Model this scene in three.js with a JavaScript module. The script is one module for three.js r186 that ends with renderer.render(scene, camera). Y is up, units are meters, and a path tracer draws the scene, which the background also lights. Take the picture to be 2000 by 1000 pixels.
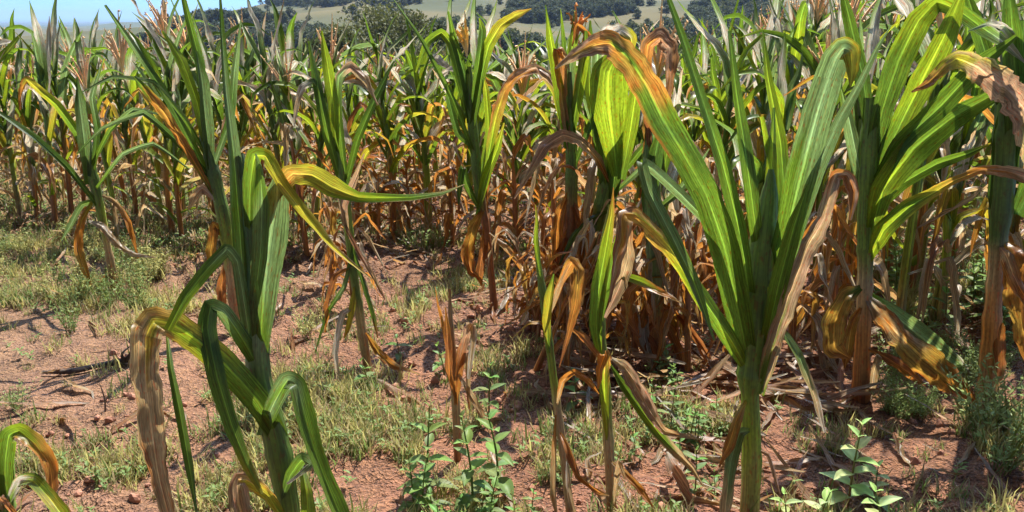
import * as THREE from 'three';
import { Sky } from 'three/addons/objects/Sky.js';
import { ImprovedNoise } from 'three/addons/math/ImprovedNoise.js';
import { mergeGeometries, mergeVertices } from 'three/addons/utils/BufferGeometryUtils.js';

// ------------------------------------------------------------------ camera, sky, sun, exposure
const scene = new THREE.Scene();
const EYE = 1.1, PITCH = 14.9 * Math.PI / 180, TH = Math.tan(Math.PI / 6), TV = TH / 2;
const camera = new THREE.PerspectiveCamera(2 * Math.atan(TV) * 180 / Math.PI, 2, 0.05, 30000);
camera.position.set(0, EYE, 0);
camera.rotation.set(-PITCH, 0, 0);
const SUN_EL = 57 * Math.PI / 180;
const sunDir = new THREE.Vector3(0.45 * Math.cos(SUN_EL), Math.sin(SUN_EL), -0.89 * Math.cos(SUN_EL)).normalize();
const sky = new Sky();
sky.name = 'sky'; sky.userData.kind = 'structure';
sky.scale.setScalar(25000);
sky.material.uniforms.sunPosition.value.copy(sunDir);
sky.material.uniforms.turbidity.value = 8;
sky.material.uniforms.rayleigh.value = 0.38;
sky.material.uniforms.mieCoefficient.value = 0.006;
scene.add(sky);
scene.environmentIntensity = 0.16;
const sun = new THREE.DirectionalLight(new THREE.Color(1, 0.93, 0.82), 5);
sun.position.copy(sunDir).multiplyScalar(60); sun.name = 'sun';
sun.castShadow = true; sun.shadow.mapSize.set(4096, 4096);
Object.assign(sun.shadow.camera, { left: -25, right: 25, top: 25, bottom: -25, near: 1, far: 150 });
scene.add(sun); scene.add(sun.target);
scene.fog = new THREE.FogExp2(new THREE.Color(0.5, 0.70, 1.0), 0.00010);
const renderer = new THREE.WebGLRenderer({ antialias: true });
renderer.setSize(1024, 512);
renderer.shadowMap.enabled = true;
renderer.toneMapping = THREE.LinearToneMapping;
renderer.toneMappingExposure = 2.3;

// ------------------------------------------------------------------ small helpers
function mulberry(a) { return () => { a |= 0; a = a + 0x6D2B79F5 | 0; let t = Math.imul(a ^ a >>> 15, 1 | a); t = t + Math.imul(t ^ t >>> 7, 61 | t) ^ t; return ((t ^ t >>> 14) >>> 0) / 4294967296; }; }
const perlin = new ImprovedNoise();
const N3 = (x, y, z) => perlin.noise(x, y, z);
const clamp = (v, a, b) => Math.min(b, Math.max(a, v));
const lerp = (a, b, t) => a + (b - a) * t;
const sst = (a, b, v) => { const t = clamp((v - a) / (b - a), 0, 1); return t * t * (3 - 2 * t); };
const V = (x, y, z) => new THREE.Vector3(x, y, z);
const used = {};
const nm = (n) => { const k = used[n] = (used[n] ?? -1) + 1; return k ? n + '_' + String(k).padStart(3, '0') : n; };
function tag(o, label, category, group, kind) {
  const u = {};
  if (label) u.label = label; if (category) u.category = category; if (group) u.group = group; if (kind) u.kind = kind;
  o.userData = u; return o;
}
function mesh(name, g, m, parent) {
  const o = new THREE.Mesh(g, m); o.name = name; o.castShadow = o.receiveShadow = true; parent.add(o); return o;
}
function thing(name, p, turn = 0, scale = 1) {
  const o = new THREE.Group(); o.name = nm(name); o.position.copy(p); o.rotation.y = turn; o.scale.setScalar(scale); scene.add(o); return o;
}
// a point seen at pixel (x, y) of the 2000 x 1000 photograph, zd metres in front of the camera
const FW = V(0, -Math.sin(PITCH), -Math.cos(PITCH)), UP = V(0, Math.cos(PITCH), -Math.sin(PITCH));
function ray(x, y) { return FW.clone().addScaledVector(UP, (500 - y) / 500 * TV).add(V((x - 1000) / 1000 * TH, 0, 0)); }
function at(x, y, zd) { const d = ray(x, y); return camera.position.clone().addScaledVector(d, zd / -d.z); }
const pxm = (p) => p.clone().sub(camera.position).dot(FW) * TH / 1000;         // metres per photograph pixel there
function toPx(p) { const d = p.clone().sub(camera.position), f = d.dot(FW); return [1000 + 1000 * d.x / f / TH, 500 - 500 * d.dot(UP) / f / TV]; }

// ------------------------------------------------------------------ terrain
const PROFILE = [[0, 0], [5, 0], [9, -.27], [14, -.66], [24, -1.5], [34, -2.6], [60, -5.5], [95, -10.5], [160, -16], [260, -20]];
function valley(zd) {
  if (zd <= 0) return 0;
  for (let i = 1; i < PROFILE.length; i++) if (zd < PROFILE[i][0]) { const [a, ya] = PROFILE[i - 1], [b, yb] = PROFILE[i]; return lerp(ya, yb, (zd - a) / (b - a)); }
  return -20;
}
function land(x, z) {
  const zd = -z;
  let y = (valley(zd - .8) + valley(zd) + valley(zd + .8)) / 3;
  y += Math.min(1.3, 0.11 * Math.max(0, x - 0.9)) * sst(2.2, 5, zd) * (1 - sst(30, 70, zd));
  if (zd > 200) {
    const rise = clamp((zd - 250) / 800, 0, 1.25);
    y += 66 * rise * sst(-470, -60, x + 45 * N3(zd * .004, 3, 1)) * (1 + .25 * sst(0, 500, x));
    y += (7 * N3(x * .006, .5, zd * .006) + 3 * N3(x * .02, 1.5, zd * .02)) * sst(240, 420, zd) * (1 - sst(2500, 5000, zd));
    y += 46 * Math.exp(-(((zd - 2600) / 700) ** 2)) * sst(-1250, -550, x);
    y -= 6 * sst(1200, 6000, zd);
  }
  return y;
}
function soilH(x, z) {       // the tilled soil: ridges, hollows and clods
  const zd = -z, f = 1 - sst(7, 14, zd);
  let y = land(x, z);
  if (zd > 34 || zd < -3) return y;
  y += 0.035 * N3(x * 1.3, 7.1, z * 1.6) + 0.020 * N3(x * 3.1, 2.1, z * 3.7);
  if (f > 0) {
    const rough = (1 - .6 * sst(-.5, -1.3, x) * sst(3.9, 3.2, zd)) * (0.3 + 0.7 * sst(-.15, .3, N3(x * .9 + 5, 1.3, z * .9)));
    const c1 = Math.abs(N3(x * 11, 4.4, z * 12)), c2 = Math.abs(N3(x * 26, 9.2, z * 26));
    y += f * rough * (0.062 * (c1 - .2) + 0.024 * N3(x * 19, 3.3, z * 19) + 0.018 * (c2 - .2));
  }
  return y;
}
function hitSoil(x, y) {
  const d = ray(x, y); let t = 0.5;
  for (let i = 0; i < 4000; i++) { const px = d.x * t, py = EYE + d.y * t, pz = d.z * t; if (py <= soilH(px, pz)) break; t += 0.004 * (1 + t * .3); }
  return V(d.x * t, soilH(d.x * t, d.z * t), d.z * t);
}
function hitLand(x, y) {
  const d = ray(x, y); let t = 240;
  for (let i = 0; i < 900; i++) { if (EYE + d.y * t <= land(d.x * t, d.z * t)) return V(d.x * t, land(d.x * t, d.z * t), d.z * t); t *= 1.004; }
  return null;
}
function dataTex(w, h, fn, srgb, rx = 1, ry = 1) {
  const d = new Uint8Array(w * h * 4);
  for (let j = 0; j < h; j++) for (let i = 0; i < w; i++) { const c = fn(i / w, j / h, i, j), k = (j * w + i) * 4; for (let q = 0; q < 3; q++) d[k + q] = clamp(c[q], 0, 1) * 255; d[k + 3] = 255; }
  const t = new THREE.DataTexture(d, w, h); t.wrapS = t.wrapT = THREE.RepeatWrapping; t.magFilter = THREE.LinearFilter; t.minFilter = THREE.LinearMipmapLinearFilter; t.generateMipmaps = true;
  if (srgb) t.colorSpace = THREE.SRGBColorSpace; t.repeat.set(rx, ry); t.needsUpdate = true; return t;
}
const tr = mulberry(11);
function tileNoise(n, seed) { const r = mulberry(seed), g = Array.from({ length: n * n }, () => r()); return (u, v) => { const x = u * n, y = v * n, i = Math.floor(x), j = Math.floor(y), a = x - i, b = y - j, s = a * a * (3 - 2 * a), t = b * b * (3 - 2 * b), q = (p, k) => g[((k % n + n) % n) * n + (p % n + n) % n]; return lerp(lerp(q(i, j), q(i + 1, j), s), lerp(q(i, j + 1), q(i + 1, j + 1), s), t); }; }
const t8 = tileNoise(9, 1), t40 = tileNoise(40, 2), t120 = tileNoise(120, 3), t300 = tileNoise(300, 4), t4 = tileNoise(4, 5);
const soilMap = dataTex(1024, 1024, (u, v) => {
  const a = t8(u, v), b = t40(u, v), c = t120(u, v), e = t300(u, v);
  const k = 0.74 + 0.10 * (a - .5) + 0.14 * (b - .5) + 0.2 * (c - .5) + .2 * (e - .5), pebble = e > .86 && c > .55 ? .14 : 0, pit = c < .16 ? -.12 : 0;
  return [k + pebble + pit, k * (.985 + .03 * (b - .5)) + pebble * .95 + pit, k * (.97 + .05 * (a - .5)) + pebble * .9 + pit];
}, true);
const soilBump = dataTex(1024, 1024, (u, v) => { const k = .4 * t40(u, v) + .35 * t120(u, v) + .25 * t300(u, v); return [k, k, k]; }, false);
const soilMat = new THREE.MeshStandardMaterial({ map: soilMap, bumpMap: soilBump, bumpScale: 0.02, roughness: 1, vertexColors: true });
function sheet(zs, nx, half, hf, cf, uvScale) {
  const P = [], C = [], U = [], I = [];
  zs.forEach((zd) => { for (let i = 0; i <= nx; i++) { const x = (i / nx * 2 - 1) * half(zd), z = -zd; P.push(x, hf(x, z), z); C.push(...cf(x, z)); U.push(x / uvScale, z / uvScale); } });
  for (let j = 0; j < zs.length - 1; j++) for (let i = 0; i < nx; i++) { const a = j * (nx + 1) + i, b = a + 1, c = a + nx + 1, d = c + 1; I.push(a, b, c, b, d, c); }
  const g = new THREE.BufferGeometry();
  g.setAttribute('position', new THREE.Float32BufferAttribute(P, 3)); g.setAttribute('color', new THREE.Float32BufferAttribute(C, 3)); g.setAttribute('uv', new THREE.Float32BufferAttribute(U, 2));
  g.setIndex(I); g.computeVertexNormals(); return g;
}
{
  const zs = [-4, -3, -2, -1, 0, .4, .8]; let z = 1.0;
  while (z < 9) { zs.push(z); z *= 1.0085; } while (z < 46) { zs.push(z); z *= 1.04; }
  const col = (x, zz) => {
    const n = N3(x * .7, 3, zz * .7), m = N3(x * 2.4, 8, zz * 2.4), red = sst(-2.2, 0.6, x) * .8 + .2 * n;
    const k = 1 + .22 * n + .16 * m;
    return [lerp(.41, .335, red) * k, lerp(.23, .138, red) * k, lerp(.125, .066, red) * k];
  };
  const g = sheet(zs, 420, (zd) => Math.max(2.2, 0.72 * zd + 1.1), soilH, col, 0.8);
  tag(mesh('ground', g, soilMat, scene), 'reddish brown tilled soil of the corn field', null, null, 'structure');
}

// ------------------------------------------------------------------ far hills and plain
const WOODS = [[1120, 18, 135, 16], [1040, 38, 60, 8], [1330, 74, 70, 14], [1250, 88, 60, 10], [600, 6, 90, 9], [450, 42, 70, 6], [760, 6, 60, 7], [560, 78, 70, 7], [460, 90, 80, 6], [395, 76, 40, 5], [640, 94, 60, 8], [350, 56, 40, 5], [900, 70, 60, 9], [1430, 40, 90, 30], [1000, 104, 60, 6], [330, 92, 60, 6], [520, 50, 40, 4]];
function inWood(px, py) { let m = 0; for (const [x, y, a, b] of WOODS) m = Math.max(m, 1.25 - Math.hypot((px - x) / a, (py - y) / b)); return m; }
{
  const zs = []; let z = 40; while (z < 1300) { zs.push(z); z *= 1.022; } while (z < 15000) { zs.push(z); z *= 1.07; }
  const col = (x, zz) => {
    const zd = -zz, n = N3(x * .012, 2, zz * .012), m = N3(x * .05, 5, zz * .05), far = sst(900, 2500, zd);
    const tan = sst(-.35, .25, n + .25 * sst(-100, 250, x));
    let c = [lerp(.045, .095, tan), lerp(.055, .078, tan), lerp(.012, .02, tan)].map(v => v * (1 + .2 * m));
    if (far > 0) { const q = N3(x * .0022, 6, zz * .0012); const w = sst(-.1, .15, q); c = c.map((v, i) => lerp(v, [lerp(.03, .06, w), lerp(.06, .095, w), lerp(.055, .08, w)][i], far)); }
    return c;
  };
  const g = sheet(zs, 300, (zd) => 0.8 * zd + 30, (x, zz) => land(x, zz) - (-zz < 46 ? .25 : 0), col, 40);
  const m = new THREE.MeshStandardMaterial({ vertexColors: true, roughness: 1 });
  tag(mesh('hills', g, m, scene), 'hazy hillside of dry pasture and woods beyond the field', null, null, 'structure');
}

// ------------------------------------------------------------------ plant materials
const tStreak = tileNoise(64, 21), tStreak2 = tileNoise(23, 22), tSpot = tileNoise(70, 23);
const veinLine = (i) => { const q = Math.sin(i * 12.9898) * 43758.5453; return q - Math.floor(q); };
const veinMap = dataTex(256, 512, (u, v, i) => {
  const vein = Math.pow(.5 + .5 * Math.cos(u * Math.PI * 2 * 22), 2), mid = Math.abs(u - .5) < .024 ? .2 : Math.abs(u - .5) < .04 ? .07 : 0;
  const k = .66 + .05 * vein + .10 * (veinLine(i) - .5) + .26 * (tStreak(u, v * .06) - .5) + .16 * (tStreak2(u, v * .3) - .5) + .12 * (tSpot(u * .5, v) - .5) + mid;
  const brown = sst(.74, .92, tSpot(u * .7 + .3, v * .6)) * .5;
  return [k + brown * .1, k - brown * .3, k - brown * .4 + mid * .05];
}, true);
const veinBump = dataTex(256, 64, (u, v, i) => { const k = .5 + .18 * Math.cos(u * Math.PI * 2 * 14) + .3 * (tStreak(u, v * .2) - .5); return [k, k, k]; }, false);
const leafMat = new THREE.MeshPhysicalMaterial({ map: veinMap, bumpMap: veinBump, bumpScale: 0.0006, vertexColors: true, roughness: 1, transmission: .6, thickness: 0, ior: 1.35, specularIntensity: .15, clearcoat: .6, clearcoatRoughness: .36, side: THREE.DoubleSide });
const stalkMat = new THREE.MeshPhysicalMaterial({ map: veinMap, bumpMap: veinBump, bumpScale: 0.001, vertexColors: true, roughness: .75, clearcoat: .3, clearcoatRoughness: .45 });
const tasselMat = new THREE.MeshStandardMaterial({ vertexColors: true, roughness: .9 });
const weedMat = new THREE.MeshPhysicalMaterial({ vertexColors: true, roughness: 1, transmission: .5, thickness: 0, ior: 1.35, specularIntensity: .15, clearcoat: .25, clearcoatRoughness: .4, side: THREE.DoubleSide });

const PAL = { g: [.235, .405, .03], d: [.13, .245, .03], b: [.29, .44, .12], l: [.50, .68, .03], y: [.78, .70, .05], o: [.92, .38, .06], a: [.88, .52, .08], t: [.90, .62, .27], p: [.84, .50, .27], r: [.64, .25, .07], w: [.96, .86, .62] };
function palAt(pal, q) {
  const n = pal.length - 1, f = clamp(q, 0, 1) * n, i = Math.min(n - 1, Math.floor(f)), a = PAL[pal[i]], b = PAL[pal[Math.max(0, Math.min(n, i + 1))]], t = f - i;
  if (n < 1) return PAL[pal[0]];
  const s = t * t * (3 - 2 * t); return [lerp(a[0], b[0], s), lerp(a[1], b[1], s), lerp(a[2], b[2], s)];
}
const DRY = { o: 1, a: .8, t: 1, p: 1, r: 1, w: .8, y: .35 };
const dryAt = (pal, q) => { const n = pal.length - 1, f = clamp(q, 0, 1) * n, i = Math.floor(f), j = Math.min(n, i + 1); return lerp(DRY[pal[i]] || 0, DRY[pal[j]] || 0, f - i); };
function interp(arr, f) { const i = Math.min(arr.length - 2, Math.floor(f)), t = f - i; return lerp(arr[i], arr[i + 1], t * t * (3 - 2 * t) * .5 + t * .5); }

// a leaf blade: pts along the midrib, widths in metres, side(i, p, T) gives the direction across
function blade(pts, wid, side, pal, o = {}) {
  const { nu = 6, per = 5, fold = .35, seed = 1, ripple = 1, edge = .14 } = o, r = mulberry(seed * 7919 + 3), ph = r() * 50;
  const curve = new THREE.CatmullRomCurve3(pts, false, 'centripetal'), nv = per * (pts.length - 1);
  const kinky = o.kink ?? .62, poly = (t) => { const f = t * (pts.length - 1), i = Math.min(pts.length - 2, Math.floor(f)); return curve.getPoint(t).lerp(pts[i].clone().lerp(pts[i + 1], f - i), kinky); };
  const P = [], C = [], U = [], I = []; let W0 = null, len = 0, prev = null;
  const S = nu >= 8 ? [-1, -.74, -.42, -.09, 0, .09, .42, .74, 1] : Array.from({ length: nu + 1 }, (_, i) => i / nu * 2 - 1);
  for (let j = 0; j <= nv; j++) {
    const t = j / nv, p = poly(t), T = poly(Math.min(1, t + .5 / nv)).sub(poly(Math.max(0, t - .5 / nv))).normalize();
    let W = side(t, p, T); W.addScaledVector(T, -W.dot(T)); if (W.lengthSq() < 1e-6) W = W0 ? W0.clone() : V(1, 0, 0); W.normalize();
    if (W0) { if (!o.free && W.dot(W0) < 0) W.negate(); W.lerp(W0, .35).addScaledVector(T, -W.dot(T)).normalize(); }
    W0 = W.clone();
    const Nn = W.clone().cross(T).normalize(); if (o.flip) Nn.negate();
    if (prev) len += p.distanceTo(prev); prev = p.clone();
    const w = interp(wid, t * (wid.length - 1)) / 2, dry = dryAt(pal, t);
    const fo = fold * (1 + .5 * dry * N3(t * 6, ph, 2)) + .15 * N3(len * 7, ph, 5);
    for (let i = 0; i <= nu; i++) {
      const s = S[i], a = Math.abs(s);
      const wob = 1 + (.05 + .32 * dry) * N3(len * 16, s > 0 ? ph : ph + 9, 1) + (.06 + .2 * dry) * N3(len * 55, s > 0 ? ph : ph + 9, 4);
      const rip = ripple * (w * (.16 + .55 * dry) * a * a * N3(len * (14 + 10 * dry), s > 0 ? ph + 3 : ph + 20, 3) + w * .8 * dry * N3(len * 17, s * 1.1, ph) + w * .35 * dry * N3(len * 45, s * 2.3, ph));
      const q = p.clone().addScaledVector(W, s * w * Math.cos(fo) * wob).addScaledVector(Nn, a * w * Math.sin(fo) + rip);
      P.push(q.x, q.y, q.z);
      const tt = t + .15 * N3(len * 5, s * 1.2, ph) + (.07 + .14 * dry) * N3(len * 7, s * 6, ph + 4) + edge * (a * a - .2) * sst(0, .25, t);
      const c = palAt(pal, tt), k = 1 + .3 * N3(s * 6, ph, len * 2.5) + .12 * N3(s * 2, len * 14, ph) + (a < .1 ? .25 - .2 * dry : 0);
      C.push(c[0] * k, c[1] * k, c[2] * k * (a < .1 ? 1.2 - .2 * dry : 1)); U.push((s + 1) / 2, len * 2.2);
    }
  }
  for (let j = 0; j < nv; j++) for (let i = 0; i < nu; i++) { const a = j * (nu + 1) + i, b = a + 1, c = a + nu + 1, d = c + 1; I.push(a, c, b, b, c, d); }
  const g = new THREE.BufferGeometry();
  g.setAttribute('position', new THREE.Float32BufferAttribute(P, 3)); g.setAttribute('color', new THREE.Float32BufferAttribute(C, 3)); g.setAttribute('uv', new THREE.Float32BufferAttribute(U, 2));
  g.setIndex(I); g.computeVertexNormals(); return g;
}
// a round tapered stem through pts with radii, joints swell a little
function stem(pts, rad, pal, o = {}) {
  const { ns = 9, per = 8, joints = 0, seed = 1 } = o, curve = new THREE.CatmullRomCurve3(pts, false, 'centripetal'), nv = per * (pts.length - 1), P = [], C = [], U = [], I = [];
  let len = 0, prev = null; const A = V(1, 0, 0);
  for (let j = 0; j <= nv; j++) {
    const t = j / nv, p = curve.getPoint(t), T = curve.getTangent(t).normalize(); if (prev) len += p.distanceTo(prev); prev = p.clone();
    const X = A.clone().addScaledVector(T, -A.dot(T)).normalize(), Y = T.clone().cross(X); let r = interp(rad, t * (rad.length - 1));
    if (joints) { const f = (len / joints) % 1; r *= 1 + .16 * Math.exp(-(((f - .5) / .07) ** 2)) - .06 * f; }
    for (let i = 0; i <= ns; i++) {
      const a = i / ns * Math.PI * 2, rr = r * (1 + .10 * N3(Math.cos(a) * 1.5, len * 9, Math.sin(a) * 1.5 + seed)); P.push(p.x + (X.x * Math.cos(a) + Y.x * Math.sin(a)) * rr, p.y + (X.y * Math.cos(a) + Y.y * Math.sin(a)) * rr, p.z + (X.z * Math.cos(a) + Y.z * Math.sin(a)) * rr);
      const c = palAt(pal, t + .1 * N3(Math.cos(a) * 2, len * 8, seed)), k = 1 + .2 * N3(Math.cos(a) * 3, len * 12, Math.sin(a) * 3); C.push(c[0] * k, c[1] * k, c[2] * k); U.push(i / ns, len * 2);
    }
  }
  for (let j = 0; j < nv; j++) for (let i = 0; i < ns; i++) { const a = j * (ns + 1) + i, b = a + 1, c = a + ns + 1, d = c + 1; I.push(a, b, c, b, d, c); }
  const g = new THREE.BufferGeometry();
  g.setAttribute('position', new THREE.Float32BufferAttribute(P, 3)); g.setAttribute('color', new THREE.Float32BufferAttribute(C, 3)); g.setAttribute('uv', new THREE.Float32BufferAttribute(U, 2));
  g.setIndex(I); g.computeVertexNormals(); return g;
}
function tasselShape(p, h, seed, pal = 'tpp', spread = .45) {
  const r = mulberry(seed), gs = [];
  const n = 7 + Math.floor(r() * 4);
  for (let i = 0; i < n; i++) {
    const az = r() * 6.283, tilt = i ? spread * (.4 + r()) : .05, l = h * (i ? .5 + .35 * r() : 1), b = p.clone().add(V(0, i ? h * .06 * i * .4 : 0, 0));
    const d = V(Math.cos(az) * Math.sin(tilt), Math.cos(tilt), Math.sin(az) * Math.sin(tilt)), e = b.clone().addScaledVector(d, l), m = b.clone().addScaledVector(d, l * .5).add(V(0, .01, 0));
    e.y -= l * .15 * tilt;
    gs.push(stem([b, m, e], [.004, .005, .002], pal, { ns: 4, per: 4, seed: seed + i }));
    for (let k = 0; k < 7; k++) { const t = .3 + .7 * r(), c = b.clone().lerp(e, t), q = V(r() - .5, r() * .6 - .1, r() - .5).multiplyScalar(.02); gs.push(stem([c, c.clone().add(q.multiplyScalar(.5)), c.clone().add(q.multiplyScalar(2))], [.002, .004, .0012], pal, { ns: 3, per: 1, seed: k })); }
  }
  return mergeGeometries(gs);
}

// ------------------------------------------------------------------ the named corn plants at the front
let heroSeed = 100;
const isDry = (pal) => [...pal].reduce((s, c) => s + (DRY[c] || 0), 0) / pal.length;
function cornPlant(label, base, D, stalkPts, stalkPal, leaves, o = {}) {
  const b = base, root = thing('corn_plant', b), inv = b.clone().negate(), rel = (p) => p.add(inv);
  tag(root, label, 'corn plant');
  const sp = [V(0, -.03, 0)], sr = [stalkPts[0][2] * .41 * pxm(b)];
  for (const [x, y, w, dz = 0] of stalkPts.slice(1)) { const p = at(x, y, D - dz); sr.push(w * .40 * pxm(p)); sp.push(rel(p)); }
  mesh('stalk', stem(sp, sr, stalkPal, { joints: o.joints || .11, seed: heroSeed }), stalkMat, root);
  for (const [pal0, dz, ...pts] of leaves) {
    const flat = pal0[0] === '!', pal = flat ? pal0.slice(1) : pal0;
    const s = ++heroSeed, r = mulberry(s * 31), P = [], W = [], n = pts.length - 1;
    const bow = (r() - .5) * .05, t0 = (r() - .5) * (flat ? .2 : .5), t1 = t0 + (r() - .5) * (flat ? .3 : 1.3);
    pts.forEach(([x, y, w, d], i) => { const t = i / n, p = at(x, y, D - (d ?? dz * Math.pow(t, .8)) - bow * Math.sin(t * Math.PI) - .012); W.push(w * pxm(p)); P.push(rel(p)); });
    const view = (p) => p.clone().add(b).sub(camera.position).normalize();
    const side = (t, p, T) => { const v = view(p), W0 = T.clone().cross(v).normalize(), N0 = W0.clone().cross(T), a = lerp(t0, t1, t); return W0.multiplyScalar(Math.cos(a)).addScaledVector(N0, Math.sin(a)); };
    const dry = isDry(pal);
    const m = mesh('leaf', blade(P, W.map((w, i) => w * (flat ? .92 : dry > .6 ? .85 : .69) * (i === 0 ? .62 : i === 1 ? .88 : 1)), side, pal, { seed: s, fold: flat ? .22 : dry > .6 ? .55 : .5, flip: r() < .5, per: 7, nu: 8 }), leafMat, root);
    if (dry > .75) m.userData.label = 'dry brown leaf, shrivelled and curled'; else if (dry > .3) m.userData.label = 'leaf turning from green to yellow and brown';
  }
  if (o.tassel) mesh('tassel', tasselShape(rel(at(o.tassel[0], o.tassel[1], D)), o.tassel[2], heroSeed, o.tassel[3] || 'tpp'), tasselMat, root);
  return root;
}
const on = (x, y) => hitSoil(x, y), dist = (p) => -p.z;
function hero(label, bx, by, stalk, spal, leaves, o) { const b = on(bx, by), D = dist(b); return cornPlant(label, b, D, [[bx, by, stalk[0]], ...stalk.slice(1)], spal, leaves, o); }

hero('tall wilting corn plant at the left front, a tan leaf folded down beside it', 592, 1215,
  [54, [562, 985, 58], [538, 850, 66], [505, 720, 58], [502, 600, 52], [490, 430, 44], [468, 300, 20]], 'yggbdb', [
  ['bgbbdd', .03, [478, 600, 54], [468, 450, 62], [457, 310, 42], [442, 180, 27], [433, 60, 17], [428, -25, 6]],
  ['!gbbbb', .05, [508, 690, 58], [515, 570, 68], [530, 450, 74], [542, 380, 50], [540, 338, 8]],
  ['bbgb', .06, [492, 620, 50], [508, 500, 56], [512, 400, 52], [508, 330, 24], [500, 300, 6]],
  ['gglyyyt', .12, [488, 460, 50], [489, 360, 56], [498, 305, 50], [518, 305, 44], [550, 360, 40], [600, 424, 36], [650, 484, 24], [724, 545, 6]],
  ['!goayylgbt', .10, [505, 450, 40], [530, 385, 50], [570, 340, 40], [610, 342, 46], [650, 366, 44], [700, 385, 24], [800, 386, 14], [862, 378, 9], [908, 360, 2]],
  ['gbbbggl', .12, [492, 690, 46], [478, 600, 46], [463, 510, 34], [444, 487, 40], [405, 525, 42], [362, 580, 38], [328, 645, 26]],
  ['lggggd', .16, [326, 650, 14], [334, 720, 24], [350, 800, 30], [368, 900, 26], [384, 1000, 8]],
  ['!ggglyyattttrt', .20, [548, 860, 64], [505, 785, 62], [440, 712, 60], [385, 664, 58], [335, 632, 58], [300, 626, 62], [284, 660, 64], [284, 740, 60], [296, 840, 52], [310, 930, 40], [330, 1010, 28], [345, 1070, 10]],
  ['ggbddgggy', .14, [508, 725, 58], [475, 665, 58], [436, 608, 46], [412, 598, 48], [405, 640, 62], [425, 740, 58], [452, 830, 46], [482, 905, 34], [512, 965, 10]],
  ['bgbbggggl', .16, [510, 850, 44], [536, 785, 60], [562, 742, 58], [580, 752, 52], [594, 810, 62], [612, 875, 54], [634, 935, 50], [668, 1015, 60], [700, 1070, 20]],
  ['dgbw', .10, [548, 985, 14], [566, 930, 40], [590, 898, 42], [606, 908, 22], [560, 945, 8]],
  ['gyatptt', .16, [556, 1015, 30], [520, 965, 36], [482, 938, 40], [462, 938, 42], [466, 985, 54], [485, 1050, 40]],
  ['glly', .05, [588, 905, 18], [598, 960, 44], [604, 1020, 50], [610, 1090, 20]],
]);
hero('small corn plant in the bottom left corner with two orange edged drooping leaves', 5, 1215,
  [50, [2, 1050, 54], [6, 960, 56], [10, 880, 40]], 'ggg', [
  ['ggglaoor', .08, [8, 1010, 56], [10, 900, 58], [18, 850, 54], [38, 842, 48], [68, 868, 52], [95, 905, 54], [102, 950, 36], [98, 975, 8]],
  ['gwlgylo', .16, [14, 985, 24], [40, 938, 44], [66, 940, 44], [92, 968, 44], [120, 1005, 48], [150, 1060, 20]],
  ['too', .14, [5, 1000, 20], [0, 970, 20], [20, 990, 16], [52, 1030, 12]],
  ['ggl', -.1, [0, 1000, 40], [-30, 880, 50], [-70, 800, 40], [-120, 780, 6]],
]);
hero('tall upright green corn plant at the right front with fanned spear leaves', 1464, 1012,
  [48, [1468, 900, 50], [1465, 770, 46], [1466, 745, 66], [1472, 680, 78], [1482, 580, 86], [1492, 480, 76], [1502, 390, 46], [1506, 330, 14]], 'tlgggggg', [
  ['!gggggdgoaaopt', .25, [1465, 720, 64], [1440, 600, 66], [1415, 480, 64], [1380, 380, 60], [1335, 300, 60], [1298, 240, 66], [1262, 165, 66], [1225, 110, 64], [1190, 84, 52], [1160, 88, 42], [1120, 108, 26], [1084, 134, 4]],
  ['gggddd', .12, [1466, 590, 60], [1446, 460, 56], [1412, 320, 44], [1370, 190, 32], [1332, 70, 24], [1296, -30, 12]],
  ['ggdgd', .05, [1482, 500, 56], [1470, 400, 52], [1455, 290, 42], [1438, 180, 30], [1424, 60, 12]],
  ['dgld', .0, [1503, 450, 50], [1504, 400, 50], [1507, 330, 34], [1512, 210, 8]],
  ['!gggbbbbyyy', .18, [1508, 560, 60], [1538, 450, 62], [1568, 330, 66], [1600, 210, 64], [1632, 115, 58], [1648, 94, 50], [1662, 100, 40], [1664, 135, 26], [1661, 170, 4]],
  ['ggbbbbb', .10, [1498, 650, 52], [1546, 480, 52], [1592, 340, 46], [1640, 232, 38], [1680, 160, 26], [1712, 95, 16], [1740, 50, 4]],
  ['lggg', .12, [1488, 700, 50], [1520, 560, 62], [1552, 440, 50], [1578, 360, 6]],
  ['dglg', -.08, [1496, 480, 50], [1530, 390, 46], [1525, 280, 40], [1500, 150, 24], [1490, 60, 6]],
  ['lggglyaaotpr', .28, [1462, 725, 56], [1425, 660, 60], [1378, 590, 52], [1340, 530, 46], [1308, 482, 54], [1272, 445, 58], [1243, 420, 54], [1218, 420, 48], [1212, 470, 44], [1200, 530, 34], [1190, 590, 8]],
  ['ggbbbbbgb', .22, [1462, 640, 36], [1405, 460, 36], [1330, 380, 34], [1275, 330, 34], [1254, 318, 34], [1268, 375, 40], [1312, 460, 42], [1355, 550, 36], [1395, 665, 6]],
  ['gtptptprop', .22, [1484, 770, 34], [1506, 680, 50], [1540, 580, 48], [1575, 490, 46], [1610, 425, 40], [1622, 370, 36], [1634, 340, 34], [1656, 342, 30], [1668, 375, 30], [1660, 430, 8]],
  ['gbbtw', .15, [1492, 720, 24], [1530, 650, 26], [1558, 690, 26], [1588, 765, 28], [1610, 845, 10]],
  ['gbbtt', .12, [1466, 840, 16], [1445, 845, 34], [1428, 900, 40], [1418, 980, 38], [1412, 1050, 14]],
  ['yaoo', .08, [1458, 780, 14], [1440, 815, 28], [1420, 870, 28], [1404, 912, 6]],
  ['gll', .06, [1486, 760, 20], [1500, 690, 30], [1504, 600, 26], [1500, 560, 6]],
  ['pp', .06, [1484, 880, 10], [1500, 888, 12], [1512, 925, 10], [1524, 965, 3]],
]);
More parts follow.
